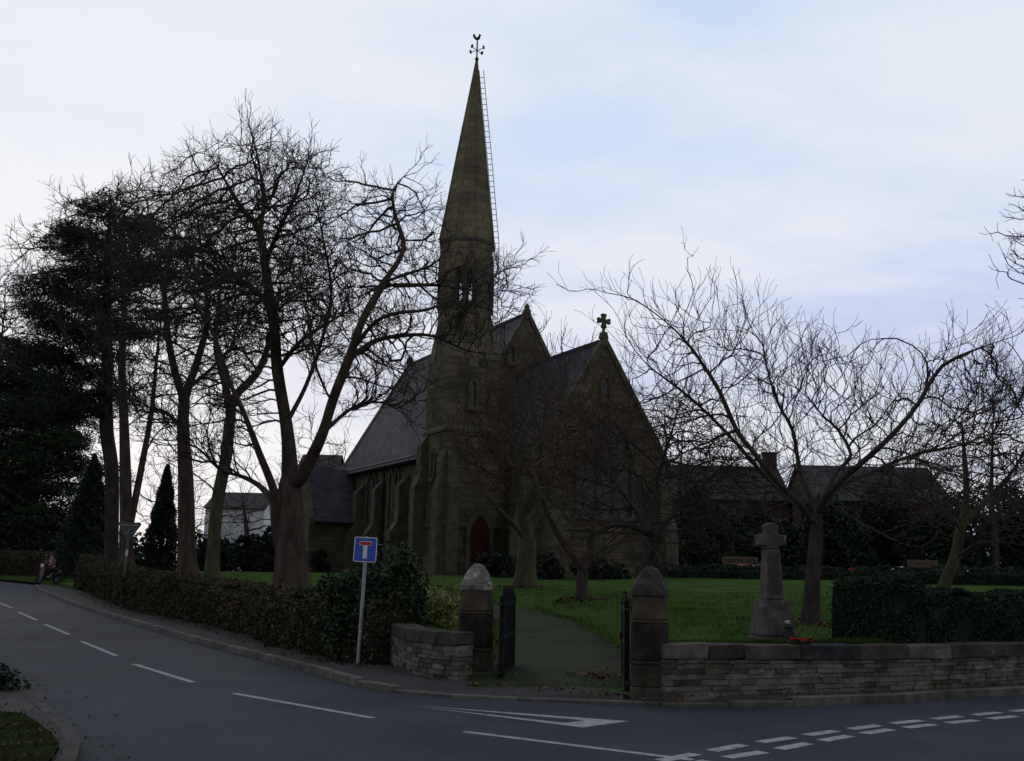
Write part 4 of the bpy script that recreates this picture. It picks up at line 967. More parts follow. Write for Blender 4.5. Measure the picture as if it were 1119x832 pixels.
# --- bare trees on the left
tA = bare_tree('great bare sycamore with thick forking trunk, in front of the church porch', (318, 650), 26.5,
    [[(318, 640), (317, 600), (316, 555), (317, 530, .2), (314, 474, .3), (303, 405, .3), (299, 355, .1), (291, 300, 0), (283, 252, -.3), (262, 225, -.6), (232, 172, -1.0)],
     [(305, 605), (301, 560, -.2), (299, 536, -.5), (283, 495, -.9), (268, 455, -1.4), (252, 420, -1.8), (236, 372, -2.2), (214, 330, -2.6), (196, 285, -2.6)],
     [(300, 548, -.4), (282, 530, .4), (262, 520, .9), (239, 513, 1.2), (222, 490, 1.8)],
     [(325, 530, 0), (338, 505, -.4), (353, 472, -.8), (364, 436, -1.0), (382, 390, -1.2), (396, 350, -1.3), (410, 325, -1.2), (420, 308, -1.0), (441, 272, -.8), (432, 236, -.4), (430, 208, -.2), (448, 186, 0)],
     [(420, 308, -1.0), (450, 298, -1.6), (478, 286, -2.0), (497, 262, -2.2)], [(419, 312, -1), (440, 312, -.4), (479, 312, .4), (520, 318, 1.2)],
     [(386, 382, -1.2), (410, 352, -2.2), (436, 342, -2.6), (469, 338, -2.6), (512, 318, -2.2), (560, 290, -1.8)],
     [(381, 392, -1.2), (412, 372, -.2), (452, 366, .6), (478, 369, 1.0), (512, 384, 1.2), (548, 388, 1.2)],
     [(352, 474, -.8), (385, 446, .6), (415, 440, 1.3), (440, 452, 1.8), (452, 470, 2.2)],
     [(312, 465, .3), (335, 420, 1.6), (352, 370, 2.2), (362, 320, 2.4), (352, 255, 2.2), (342, 205, 2.0)],
     [(296, 335, .2), (272, 312, 1.2), (242, 296, 2.2), (214, 296, 3.0)], [(288, 290, 0), (308, 245, -1.2), (324, 210, -2.0), (340, 165, -2.2)], [(284, 255, -.2), (288, 215, .8), (280, 165, 1.4), (272, 135, 1.6)],
     [(362, 440, -1), (345, 400, -2.0), (338, 360, -2.8), (318, 325, -3.2)], [(303, 405, .3), (330, 372, -.8), (372, 345, -1.4), (400, 330, -1.4)]],
    [(262, 238, 98, 98), (335, 238, 60, 78), (215, 290, 78, 90), (300, 330, 110, 75), (425, 262, 66, 66), (390, 360, 85, 55), (510, 330, 68, 58), (430, 420, 52, 38), (215, 460, 55, 60)],
    .385, 4600, 7, D=.28, dk=.38, di=5, tips=4, L=.42, along=.9, rt=.0046, hk=(1.6, 4.5, .52), side=.85)
tB = bare_tree('tall straight bare tree with pale grey trunk, next left of the great sycamore', (206, 640), 37,
    [[(206, 640), (204, 600), (203, 530), (200, 458), (205, 425, .2), (214, 400, .4), (226, 350, .6), (222, 290, .8), (215, 235, 1)],
     [(202, 440), (192, 410, -.5), (184, 370, -1), (178, 310, -1.4), (165, 250, -1.6), (158, 205, -1.6)], [(201, 470), (180, 450, 1), (160, 452, 1.5), (140, 465, 2)], [(205, 425, .2), (232, 402, 1.2), (252, 380, 2), (262, 340, 2.6)]],
    [(185, 285, 80, 88), (150, 330, 70, 80), (235, 350, 60, 80), (165, 440, 45, 50)], .30, 1900, 17, D=.36, dk=.5, L=.5, rt=.0062, tips=4, hk=(2, 6, .7), side=.8)
tC = bare_tree('leaning bare tree with mossy green trunk, between grey trunk and great sycamore', (231, 638), 34,
    [[(231, 640), (233, 600), (238, 545), (247, 500), (250, 470), (256, 435), (270, 420, .3), (286, 398, .6), (300, 350, 1), (310, 290, 1.2)],
     [(252, 455), (246, 420, -.5), (236, 380, -.8), (240, 320, -1), (250, 260, -1.2)], [(240, 540), (215, 520, -1), (196, 512, -1.6)]],
    [(265, 290, 80, 100), (240, 380, 60, 60), (315, 330, 60, 80)], .21, 1600, 27, D=.36, dk=.5, L=.5, rt=.006, bark=M_barkg, tips=4, side=.8)
tD = bare_tree('bare tree with twin grey trunks rising behind the give way sign', (140, 640), 45,
    [[(140, 640), (138, 600), (137, 520), (135, 448), (133, 394), (136, 330), (128, 270, .5), (118, 220, .8)], [(140, 585), (146, 555, .3), (157, 498, .6), (166, 448, .8), (170, 405, .9), (176, 350, 1.2), (186, 290, 1.4)],
     [(135, 440), (112, 420, -1.2), (90, 390, -2), (60, 350, -2.6)], [(158, 495, .6), (175, 470, 1.4), (192, 466, 2)]],
    [(115, 265, 66, 66), (60, 330, 55, 70), (170, 255, 60, 75), (140, 400, 60, 60), (40, 290, 35, 45)], .29, 1700, 37, D=.42, dk=.6, L=.6, rt=.008, tips=4, hk=(3, 8, .7), side=.8)
bare_tree('thin bare tree at the left edge of the photo rising behind the far hedge', (-14, 625), 83,
    [[(-14, 630), (-12, 540), (-8, 460), (-2, 400), (4, 350), (6, 315)]], [(5, 345, 38, 62), (-30, 380, 50, 80)], .40, 520, 47, D=.7, dk=1.2, L=1.5, rt=.016, di=10)
# --- bare trees on the right
tE = bare_tree('spreading bare cherry tree right behind the memorial cross', (886, 673), 20,
    [[(886, 676), (887, 650), (889, 620), (892, 585), (893, 560)],
     [(891, 575), (875, 552, -.3), (858, 536, -.5), (842, 518, -.7), (822, 492, -.9), (805, 470, -1.0), (788, 431, -1.1), (768, 398, -1.2), (748, 371, -1.2), (728, 352, -1.3), (714, 341, -1.3), (690, 326, -1.2), (662, 320, -1.2)],
     [(891, 568), (862, 545, .5), (829, 512, .9), (795, 474, 1.2), (758, 438, 1.4), (730, 416, 1.5), (707, 398, 1.5), (688, 374, 1.6), (675, 346, 1.6)],
     [(893, 560), (908, 536, -.4), (937, 510, -.8), (960, 490, -1), (982, 468, -1.2), (1000, 446, -1.3), (1012, 426, -1.4), (1013, 396, -1.4), (998, 378, -1.5), (980, 370, -1.5), (952, 371, -1.5)],
     [(1012, 426, -1.4), (1030, 400, -1.6), (1060, 385, -1.8), (1095, 372, -2)],
     [(893, 562), (915, 533, .6), (955, 515, 1.2), (1000, 497, 1.6), (1045, 488, 1.8), (1085, 474, 1.8), (1125, 464, 1.8)],
     [(893, 560), (880, 530, .2), (873, 508, .4), (866, 470, .6), (850, 440, .8), (838, 400, .9), (832, 360, 1)], [(895, 555), (915, 515, .4), (930, 498, .6), (916, 470, .9), (900, 455, 1), (880, 432, 1.1), (860, 418, 1.2)],
     [(748, 371, -1.2), (748, 345, -1.4), (758, 318, -1.5), (752, 297, -1.5)], [(900, 545), (920, 560, -1.0), (948, 575, -1.6), (975, 590, -2)]],
    [(770, 412, 92, 64), (880, 432, 95, 56), (985, 452, 90, 54), (1060, 440, 80, 55), (740, 470, 75, 55), (930, 510, 110, 45), (1030, 540, 90, 40), (800, 500, 70, 50)],
      .135, 1700, 57, D=.22, di=3.2, dk=.34, rt=.0042, tips=3, L=.52, up=.5, along=.55, gup=.2, bark=M_barkd, jit=.2, tseg=3, spread=.5, group=None, side=.30, hk=(1.2, 2.6, .62))
tF = bare_tree('low leaning forked bare tree behind the clipped hedge on the right', (1030, 645), 25,
    [[(1030, 647), (1036, 628), (1044, 608), (1050, 575), (1056, 540), (1054, 500), (1050, 450)], [(1042, 612), (1055, 602, -.3), (1067, 594, -.6), (1090, 592, -.9), (1118, 596, -1.2)], [(1050, 575), (1080, 545, .5), (1110, 510, .8), (1135, 460, 1)], [(1050, 575), (1022, 552, .6), (992, 540, 1), (965, 548, 1.4)]],
    [(1060, 490, 70, 70), (1090, 540, 70, 50), (1000, 540, 60, 35), (1120, 480, 55, 70)], .13, 1100, 67, D=.27, di=3, dk=.42, rt=.0052, L=.5, up=.2, bark=M_barkg, side=.4, tips=2)
tG = bare_tree('dark crooked bare tree directly behind the brown-capped gate pier', (700, 662), 22.5,
    [[(697, 664), (701, 640), (707, 615), (713, 595), (716, 585)], [(706, 612), (716, 600, .2), (722, 580, .4), (742, 555, .9), (768, 530, 1.3), (795, 510, 1.6)], [(715, 588), (690, 575, -.4), (662, 575, -.9), (640, 588, -1.2), (618, 600, -1.5)], [(715, 586), (712, 550, .3), (722, 510, .5), (735, 470, .7), (745, 435, .8)], [(713, 590), (690, 550, 1), (665, 520, 1.6), (640, 500, 2)]],
    [(720, 500, 95, 70), (780, 520, 65, 52), (650, 540, 62, 62), (735, 560, 80, 40)], .135, 1900, 77, D=.24, di=3, dk=.37, rt=.0048, tips=2, L=.55, up=-.1, along=.6, bark=M_barkd, twig=M_twig, side=.4)
tH = bare_tree('small bare tree with v-shaped fork standing alone on the lawn', (636, 652), 26.5,
    [[(636, 653), (636, 638), (637, 622)], [(637, 622), (622, 602, -.2), (606, 578, -.4), (592, 545, -.6), (582, 510, -.7), (570, 470, -.8)], [(637, 622), (652, 606, .3), (668, 596, .6), (690, 590, 1), (712, 585, 1.4)], [(640, 618), (645, 590, .4), (650, 560, .6), (652, 520, .8), (660, 470, 1)]],
    [(610, 500, 62, 75), (665, 520, 60, 70), (580, 470, 45, 55)], .13, 1100, 87, D=.28, di=3, dk=.44, rt=.0056, L=.6, up=.3, bark=M_bark, twig=M_twigb, side=.35, tips=2)
tI = bare_tree('mossy green-trunked bare tree growing against the church chancel', (573, 640), 31.5,
    [[(573, 641), (575, 625), (576, 600), (575, 582), (571, 560), (566, 530), (560, 490), (555, 450)], [(575, 590), (585, 565, .4), (600, 535, .8), (608, 500, 1), (612, 450, 1.2)], [(574, 588), (560, 572, -.5), (548, 560, -1), (535, 545, -1.4), (520, 500, -1.6)], [(572, 565), (590, 520, -.8), (592, 480, -1), (600, 430, -1.2)]],
    [(575, 480, 74, 85), (540, 490, 52, 66), (630, 480, 56, 70), (600, 430, 55, 50)], .27, 2000, 97, D=.32, di=3.4, dk=.5, rt=.0066, L=.6, up=.6, bark=M_barkg, twig=M_twigb, side=.5, tips=3)
bare_tree('bare tree crown reaching in at the upper right edge of the photo', (1250, 700), 22,
    [[(1250, 720), (1245, 600), (1235, 480), (1220, 380), (1195, 310), (1165, 270)], [(1225, 400), (1180, 350, -.5), (1140, 320, -.8), (1105, 305, -1)], [(1200, 320), (1180, 230, .5), (1150, 190, .8)]],
    [(1185, 255, 75, 52), (1240, 260, 100, 80), (1140, 285, 36, 28), (1150, 212, 20, 14)], .35, 900, 107, D=.28, dk=.4, L=.4, rt=.006, side=.4)
for k, (px, Yk, ph, rx, lab) in enumerate([(745, 52, 428, 62, 'distant bare tree behind the roofs, just right of the chancel gable'), (838, 58, 470, 55, 'distant bare tree near the tall chimney'), (1085, 50, 395, 62, 'distant upright bare tree at far right beyond the graveyard hedge'),
                                          (182, 70, 500, 40, 'far bare tree seen between the twin trunks and the pale grey trunk'), (268, 66, 535, 38, 'far low bare tree seen past the mossy leaning trunk'), (345, 62, 450, 40, 'bare tree standing behind the porch roof'), (975, 56, 455, 60, 'distant bare tree above the right-hand house roof')]):
    bare_tree(lab, (px, 625), Yk, [[(px, 628), (px + 2, 590), (px - 2, 550), (px + 1, ph + 45)]], [(px, ph + (625 - ph) * .38, rx, (625 - ph) * .40), (px + 15, ph + (625 - ph) * .55, rx * .8, (625 - ph) * .3)], .22, 900, 200 + k, D=.5, dk=.8, L=.8, rt=.010, di=6, tips=2, side=.4)

# --- evergreens
def pine(label, base, Y, limbs, env, R0, npads, seed, pad=(1.3, .5), per=300, leaf=(.10, .035), name='pine_tree', needles=M_needle):
    rng = np.random.default_rng(seed); b = pix(base[0], base[1], Y); z0 = float(lawn_z(b[0], b[1])); b[2] = z0 - .2; D = .5
    st = limb_pts(limbs, Y, D); st[0] = cr_curve(np.vstack([[b], st[0]]), D)
    att = ellipsoid_pts(rng, npads, env, Y, .45, .8, z0 + 1)
    pos, par, nl = grow(st, att, D, 16, .6, rng, -.02, .15)
    r = radii(pos, par, .03, R0); org = (b[0], b[1], z0); t = thing(name, label, 'tree', org)
    idx = np.arange(1, len(pos)); V, Fc = tubes(pos, par, r, idx, 7); mesh_obj('trunk', V, Fc, M_barkd, t, smooth=True, origin=org)
    kid = np.zeros(len(pos), bool); kid[par[1:]] = True; tips = np.where(~kid)[0]; C = []
    for q in tips:
        w = rng.uniform(.7, 1.25); v = rng.normal(size=(per, 3)); v /= np.linalg.norm(v, axis=1)[:, None]; v *= (rng.random(per) ** .45)[:, None]
        p = pos[q] + v * np.array([pad[0] * w, pad[0] * w, pad[1] * w]) + np.array([0, 0, .15]); p[:, 2] -= .10 * ((p[:, 0] - pos[q][0]) ** 2 + (p[:, 1] - pos[q][1]) ** 2); C.append(p)
    C = np.concatenate(C); C = C[lump(C, 3.1, seed) > -.55]
    V, Fc = leaf_quads(C, rng, leaf[0], leaf[1], .3); mesh_obj('crown', V, Fc, needles, t, rng.random(len(Fc)), origin=org)
    return t
pine('broad dark scots pine with layered needle masses over the bend in the road', (121, 640), 47, [[(121, 620), (122, 520), (116, 466), (117, 394), (116, 330), (118, 270), (120, 235)], [(116, 460), (90, 440, 1), (60, 430, 2)], [(117, 380), (80, 350, -1.5), (45, 335, -2)], [(117, 330), (150, 310, 1), (178, 300, 1.6)]],
     [(138, 240, 50, 18), (112, 262, 68, 28), (92, 310, 66, 34), (108, 350, 80, 34), (80, 392, 62, 30), (150, 300, 48, 40), (60, 335, 40, 28), (75, 440, 62, 34)], .32, 330, 5, per=900, pad=(1.45, .5), leaf=(.17, .022))
pine('dense dark pine standing behind the far hedge at the left edge', (35, 622), 90, [[(35, 625), (36, 540), (34, 460), (32, 390)], [(35, 470), (10, 450, -1), (-20, 440, -2)], [(35, 500), (65, 470, 1), (90, 450, 1)]],
     [(28, 395, 42, 28), (10, 430, 62, 36), (48, 460, 62, 40), (20, 510, 75, 44), (70, 530, 55, 50), (30, 575, 75, 40)], .60, 360, 6, pad=(2.5, 1.0), per=800, leaf=(.30, .05))
def cone_tree(label, px, Y, py0, py1, rx, seed, n=16000, mt=M_yew, name='conifer', leaf=(.12, .045)):
    rng = np.random.default_rng(seed); b = pix(px, 622, Y); z0 = float(lawn_z(b[0], b[1])); ztop = pix(px, py1, Y)[2]; H_ = ztop - z0; Rr = rx * Y / F
    u = rng.random(n) ** .75; h = u * H_; a = rng.random(n) * 6.283; rad = Rr * (1 - u) ** .8 * (.75 + .35 * np.sin(a * 5 + h * 2.6 + seed) * np.sin(h * 3 + a)) * rng.random(n) ** .25
    rad *= np.where(h < .8, .85, 1); C = np.stack([rad * np.cos(a), rad * np.sin(a), h + .2 - .15 * rad], 1)
    t = thing(name, label, 'tree', (b[0], b[1], z0)); V, Fc = leaf_quads(C, rng, *leaf, .2); mesh_obj('crown', V, Fc, mt, t, rng.random(len(Fc)))
    q = MB(); q.tube([(0, 0, -.3), (0, 0, H_ * .5), (0, 0, H_ * .93)], [.16, .09, .02], 7); q.obj('trunk', M_barkd, t); return t
cone_tree('slim pointed conifer between the twin trunks and the grey trunk', 174, 56, 612, 512, 30, 3)
cone_tree('broad dark yew behind the left hedge beside the pine trunk', 92, 64, 615, 500, 46, 4, 26000)
cone_tree('dark yew mass at the very left behind the bank', -6, 86, 615, 505, 66, 8, 26000, leaf=(.16, .06))
def bush(label, px, Y, w_px, py_top, seed, mt=M_yew, n=5000, mul=1, leaf=(.16, .075), name='evergreen_shrub', cat='shrub', dz=.7, blobs=9, base_z=None, xy=None, group=None, wm=None, hm=None):
    rng = np.random.default_rng(seed)
    if xy is None: b = pix(px, 622, Y); x, y = b[0], b[1]; z0 = float(lawn_z(x, y)); H_ = pix(px, py_top, Y)[2] - z0; Wd = w_px * Y / F / 2
    else: (x, y), z0, Wd, H_ = xy, base_z, wm, hm
    C = []
    for k in range(blobs):
        a = rng.random() * 6.283; rr = Wd * .62 * math.sqrt(rng.random()); sx = Wd * rng.uniform(.35, .6); hz = H_ * rng.uniform(.32, .5); cz = rng.uniform(.15, .72) * H_ * (1 - .45 * rr / Wd)
        m_ = n // blobs; v = rng.normal(size=(m_, 3)); v /= np.linalg.norm(v, axis=1)[:, None]; v *= (rng.random(m_) ** .28)[:, None]
        C.append(np.array([rr * math.cos(a), rr * math.sin(a) * dz, cz]) + v * np.array([sx, sx * dz, hz]))
    C = np.concatenate(C); C = C[(C[:, 2] > -.05) & (C[:, 2] < H_) & (lump(C, 2.4 / max(.4, Wd * .4), seed) > -.75)]
    t = thing(name, label, cat, (x, y, z0), 0, group); V, Fc = leaf_quads(C, rng, *leaf); mesh_obj('crown', V, Fc, mt, t, rng.random(len(Fc)))
    q = MB(seed)
    for k in range(5): a = k * 1.3; q.tube([(.06 * math.cos(a), .06 * math.sin(a), -.1), (Wd * .35 * math.cos(a), Wd * .35 * dz * math.sin(a), H_ * .6)], [.035, .012], 5)
    q.obj('stem', M_barkd, t); return t
BG = [(715, 47, 95, 560, 'dark shrub behind the lawn, left of the hidden bench'), (775, 50, 90, 548, 'tall dark shrub behind the bench by the memorial'), (838, 52, 90, 556, 'dark shrub seen behind the memorial cross'), (905, 50, 95, 540, 'dark shrub behind the cherry trunk'),
      (970, 52, 95, 548, 'dark shrub behind the second bench'), (1040, 49, 100, 545, 'dark shrub beyond the low leaning tree'), (1098, 51, 110, 540, 'dark shrub at the right edge beyond the graveyard hedge'), (1170, 48, 110, 545, 'dark shrub outside the right edge')]
for k, (px, Y, w, top, lab) in enumerate(BG[:-1]): bush(lab, px, Y, w * 1.12, top - 16, 300 + k, n=15000, leaf=(.13, .06))
for k, (px, Y, w, top, lab) in enumerate([(222, 60, 60, 578, 'dark shrub at the back of the lawn between two left trunks'), (268, 58, 64, 584, 'dark shrub at the back of the lawn left of the sycamore trunk'), (150, 58, 70, 582, 'dark brownish shrub behind the give way sign'), (300, 60, 40, 575, 'narrow dark shrub beside the sycamore trunk'), (345, 56, 30, 590, 'small dark shrub at the porch corner'), (22, 93, 130, 540, 'big dark evergreen mass beyond the far brown hedge'), (-70, 88, 120, 540, 'dark evergreen mass at the far left road side'), (85, 86, 90, 560, 'dark evergreen shrub beyond the bend')]):
    bush(lab, px, Y, w, top, 330 + k, n=9000, leaf=(.14, .06))
bush('low dark bush against the church wall beside the red door', 540, 40, 46, 598, 350, n=2600, leaf=(.14, .07)); bush('low dark bush under the chancel window', 650, 39, 80, 606, 351, n=2600, leaf=(.14, .07)); bush('dark bush at the chancel corner by the tree', 602, 38.5, 40, 604, 352, n=2000, leaf=(.14, .07))

# --- hedges
def hedge(name, label, line, foot, height, width, mt, seed, dens=420, leaf=(.055, .03), rag=.10, core=None, group=None):
    P = resample(line, 160); s = np.r_[0, np.cumsum(np.linalg.norm(np.diff(P, axis=0), axis=1))]; Lt = s[-1]; d = np.gradient(P, axis=0); d /= np.linalg.norm(d, axis=1)[:, None]; nr = np.stack([-d[:, 1], d[:, 0]], 1)
    nr[nr[:, 1] < 0] *= -1; f0 = np.array([foot(p) for p in P]); hts = np.array([height(q) for q in s]); rng = np.random.default_rng(seed)
    org = np.array([P[0, 0], P[0, 1], f0[0]]); t = thing(name, label, 'hedge', tuple(org), 0, group)
    per = np.linspace(0, 1, 15)   # round the section: front foot, front, top, back
    def sect(u):
        u = np.asarray(u); x = np.where(u < .4, 0, np.where(u < .6, (u - .4) / .2, 1.)); z = np.where(u < .4, u / .4, np.where(u < .6, 1., (1 - u) / .4)); return x, z
    x, z = sect(per); x = .5 + (x - .5) * (1 - .16 * z ** 4); V = []
    for k in range(len(P)): 
        w_ = width * (1 + .10 * math.sin(k * .9 + seed)); hh = hts[k] * (1 + .04 * math.sin(k * 1.7) * math.sin(k * .31 + seed))
        c = P[k][None] + nr[k][None] * ((x - .0) * w_)[:, None]; V.append(np.c_[c, f0[k] - .05 + z * (hh - .06)])
    V = np.concatenate(V); m_ = len(per); i = np.arange(len(P) - 1)
    Fc = np.concatenate([np.stack([i * m_ + j, (i + 1) * m_ + j, (i + 1) * m_ + j + 1, i * m_ + j + 1], 1) for j in range(m_ - 1)])
    F_ = [tuple(f) for f in Fc] + [tuple(range(m_)), tuple(range(len(V) - m_, len(V)))[::-1]]
    mesh_obj('hedge_core', V, F_, core or mt, t, np.full(len(F_), .1), origin=org)
    n = int(Lt * (2 * hts.mean() + width) * dens); u = rng.random(n); u = np.where(rng.random(n) < .25, .4 + .2 * rng.random(n), u); q = rng.random(n) * Lt
    px_ = np.interp(q, s, P[:, 0]); py_ = np.interp(q, s, P[:, 1]); nx = np.interp(q, s, nr[:, 0]); ny = np.interp(q, s, nr[:, 1]); ff = np.interp(q, s, f0); hh = np.interp(q, s, hts)
    x, z = sect(u); x = .5 + (x - .5) * (1 - .16 * z ** 4); bul = rag * np.abs(rng.normal(0, .6, n)) + .01 + .05 * np.sin(q * 3.3 + z * 4) + .04 * np.sin(q * 7.1 - z * 6)
    ox = x * width + np.where(u < .4, -bul, np.where(u > .6, bul, 0)); oz = z * hh + np.where((u >= .4) & (u <= .6), np.abs(bul) * 1.0, 0)
    C = np.stack([px_ + nx * ox, py_ + ny * ox, ff + np.maximum(oz, .02)], 1)
    # ends
    for e in (0, -1):
        ne = int(width * hts[e] * dens); x = rng.random(ne) * width; zz = rng.random(ne) * hts[e]; dd = d[e] * (-1 if e == 0 else 1)
        C = np.vstack([C, np.stack([P[e, 0] + nr[e, 0] * x + dd[0] * rng.normal(0, .05, ne), P[e, 1] + nr[e, 1] * x + dd[1] * rng.normal(0, .05, ne), f0[e] + zz], 1)])
    V, Fc = leaf_quads(C, rng, *leaf); mesh_obj('leaves', V, Fc, mt, t, rng.random(len(Fc)), origin=org); return t
il = np.array([on_road(px, py, .11)[:2] for px, py in [(78, 642), (131, 665), (196, 679), (262, 695), (280, 704), (330, 716), (385, 727)]])
hl = cr_curve(offset_in(il, .28), .5)
hl_len = np.linalg.norm(np.diff(hl, axis=0), axis=1).sum()
M_hcore = mat('hedge_twigs', (.040, .032, .024), (.025, .021, .016), scale=6, rough=1, bump=1, bscale=14)
M_hcoreg = mat('hedge_inside', (.014, .022, .012), (.010, .016, .009), scale=6, rough=1, bump=1, bscale=14)
hedge('hedge', 'long brown beech hedge running along the pavement on the left', hl, foot, lambda q: float(np.interp(q, [0, hl_len * .25, hl_len * .6, hl_len * .85, hl_len], [1.45, 1.22, 1.0, .90, .98])), .9, M_beech, 41, dens=1100, leaf=(.042, .024), rag=.10, core=M_hcore)
g0 = on_road(68, 640, .11)[:2]
bush('green rounded shrub at the far end of the brown hedge', 0, 0, 0, 0, 360, mt=M_hedgeg, xy=(g0[0] + 1.9, g0[1] + .5), base_z=float(foot(g0)), wm=2.4, hm=2.3, n=6000, leaf=(.12, .06), dz=.6)
iv = on_road(405, 727, .11)[:2]
bush('big dark glossy ivy bush at the hedge end behind the blue sign', 0, 0, 0, 0, 361, mt=M_ivy, xy=(iv[0] + .08, iv[1] + .75), base_z=float(foot(iv)), wm=.78, hm=2.02, n=16000, leaf=(.045, .034), dz=.9, blobs=16, name='ivy_bush')
iv2 = on_road(372, 724, .11)[:2]
bush('lower ivy-covered shrub between the brown hedge and the tall ivy bush', 0, 0, 0, 0, 362, mt=M_ivy, xy=(iv2[0] - .1, iv2[1] + .55), base_z=float(foot(iv2)), wm=.75, hm=1.6, n=12000, leaf=(.042, .032), dz=.8, blobs=14, name='ivy_bush')
# clipped hedges behind the right-hand wall
def along_wall(q, off): p = atR(min(q, LtR)); d, n = frR(min(q, LtR)); return p + n * off
def q_at_px(px):
    qs = np.linspace(0, LtR, 400); best = min(qs, key=lambda q: abs(np.interp(0, [0], [0]) + project(np.r_[along_wall(q, .4), .8])[0] - px)); return best
def project(p):
    v = np.asarray(p) - np.array([0, 0, EYE]); w = v @ FW; return CX + F * (v @ RT) / w, CY - F * (v @ UP) / w
qa, qb = q_at_px(962), q_at_px(1012)
lf = lambda p: .60
hedge('clipped_hedge', 'taller clipped dark block of hedge behind the wall, nearest the memorial', [along_wall(q, .40) for q in np.linspace(qa, qb, 5)], lf, lambda q: 1.03, .95, M_box, 51, dens=3200, leaf=(.030, .017), rag=.035, core=M_hcoreg)
hedge('clipped_hedge', 'lower long clipped dark hedge behind the wall at the right edge', [along_wall(q, .46) for q in np.linspace(qb + .02, min(LtR, qb + 9), 7)], lf, lambda q: .80, .9, M_box, 52, dens=3000, leaf=(.030, .017), rag=.035, core=M_hcoreg)
for k, (pa, pb, Y0, Y1, top, lab) in enumerate([(700, 925, 40, 40, 618.5, 'low dark hedge across the back of the lawn behind the memorial'), (938, 1160, 37, 36, 620.5, 'low dark hedge along the graveyard at far right')]):
    A = pix(pa, 625, Y0)[:2]; B = pix(pb, 625, Y1)[:2]; fz = lambda p: float(lawn_z(*p)) - .05
    hedge('low_hedge', lab, np.array([A, B]), fz, (lambda top, pa, Y0: (lambda q: max(.35, pix(pa, top, Y0)[2] - float(lawn_z(*pix(pa, 625, Y0)[:2])) + .0)))(top, pa, Y0), .9, M_box, 61 + k, dens=420, leaf=(.055, .03), rag=.06, core=M_hcoreg)
A = np.array(pix(-60, 620, 78)[:2]); B = np.array(pix(76, 620, 75)[:2])
hedge('hedge', 'far brown hedge across the end of the road at the left', np.array([A, B]), lambda p: .45, lambda q: 1.75, 1.2, M_beech, 71, dens=200, leaf=(.09, .05), rag=.15, core=M_hcore)
# yellow-green shrub behind the short wall, brambles at the wall foot
sx = pix(460, 700, 18.6)
bush('bright yellow-green leafy shrub behind the short wall', 0, 0, 0, 0, 370, mt=M_yellow, xy=(sx[0], 18.75), base_z=.42, wm=.95, hm=1.12, n=2600, leaf=(.085, .020), dz=.7, blobs=12, name='leafy_shrub')
vb = on_road(0, 757, .1)
bush('dark low bush on the pavement corner at the left edge', 0, 0, 0, 0, 371, mt=M_yew, xy=(vb[0] - .28, vb[1] + .25), base_z=.1, wm=.52, hm=.33, n=2200, leaf=(.035, .02), blobs=9)

# ------------------------------------------------------------------ grass and leaf litter
def blades(name, XYZ, rng, h, w, mt, lean=.5):
    n = len(XYZ); a = rng.random(n) * 6.283; u = np.stack([np.cos(a), np.sin(a), np.zeros(n)], 1) * (w * rng.uniform(.6, 1.3, n))[:, None]
    hh = h * rng.uniform(.5, 1.4, n); tip = XYZ + np.stack([rng.normal(0, lean, n) * hh, rng.normal(0, lean, n) * hh, hh], 1)
    V = np.stack([XYZ - u, XYZ + u, tip], 1).reshape(-1, 3); return tag(mesh_obj(name, V, np.arange(3 * n).reshape(n, 3), mt, None, rng.random(n)), kind='stuff')
rng = np.random.default_rng(77)
# lawn tufts, thicker close to the wall and along the path
n = 42000; x = rng.uniform(-7, 13, n); y = 14.5 + 16 * rng.random(n) ** 1.5
dm = np.sqrt(((np.stack([x, y], 1)[:, None] - PATHS[None, ::2]) ** 2).sum(2)).min(1)
wl = np.interp(x, INNERX[:, 0], INNERX[:, 1]); keep = (dm > .95 + .25 * rng.random(n)) & (y > wl + .45)
x, y = x[keep], y[keep]; z = lawn_z(x, y)
blades('grass', np.stack([x, y, z - .005], 1), rng, .055, .008, M_blade)
# longer grass hanging at the back of the coping and the foot of walls and path edges
q = rng.random(6500) * 4.6; P = np.array([along_wall(v, .36 + .12 * rng.random()) for v in q]); blades('grass', np.c_[P, np.full(len(P), .69) + .02 * rng.random(len(P))], rng, .085, .009, M_blade)
s_ = rng.random(5000) * _ps[-1]; sd = np.where(rng.random(5000) < .5, -1, 1); c = np.stack([np.interp(s_, _ps, PATHS[:, k]) for k in (0, 1)], 1)
dn = np.stack([np.interp(s_, sp_[1:], npn[1:, k]) for k in (0, 1)], 1); c = c + dn * (sd * (np.interp(s_, [0, 2, 6, 30], [1.4, 1.2, .95, .75]) + rng.normal(.05, .12, 5000)))[:, None]
keep = s_ > 1.2; c = c[keep]; blades('grass', np.c_[c, lawn_z(c[:, 0], c[:, 1])], rng, .085, .010, M_blade)
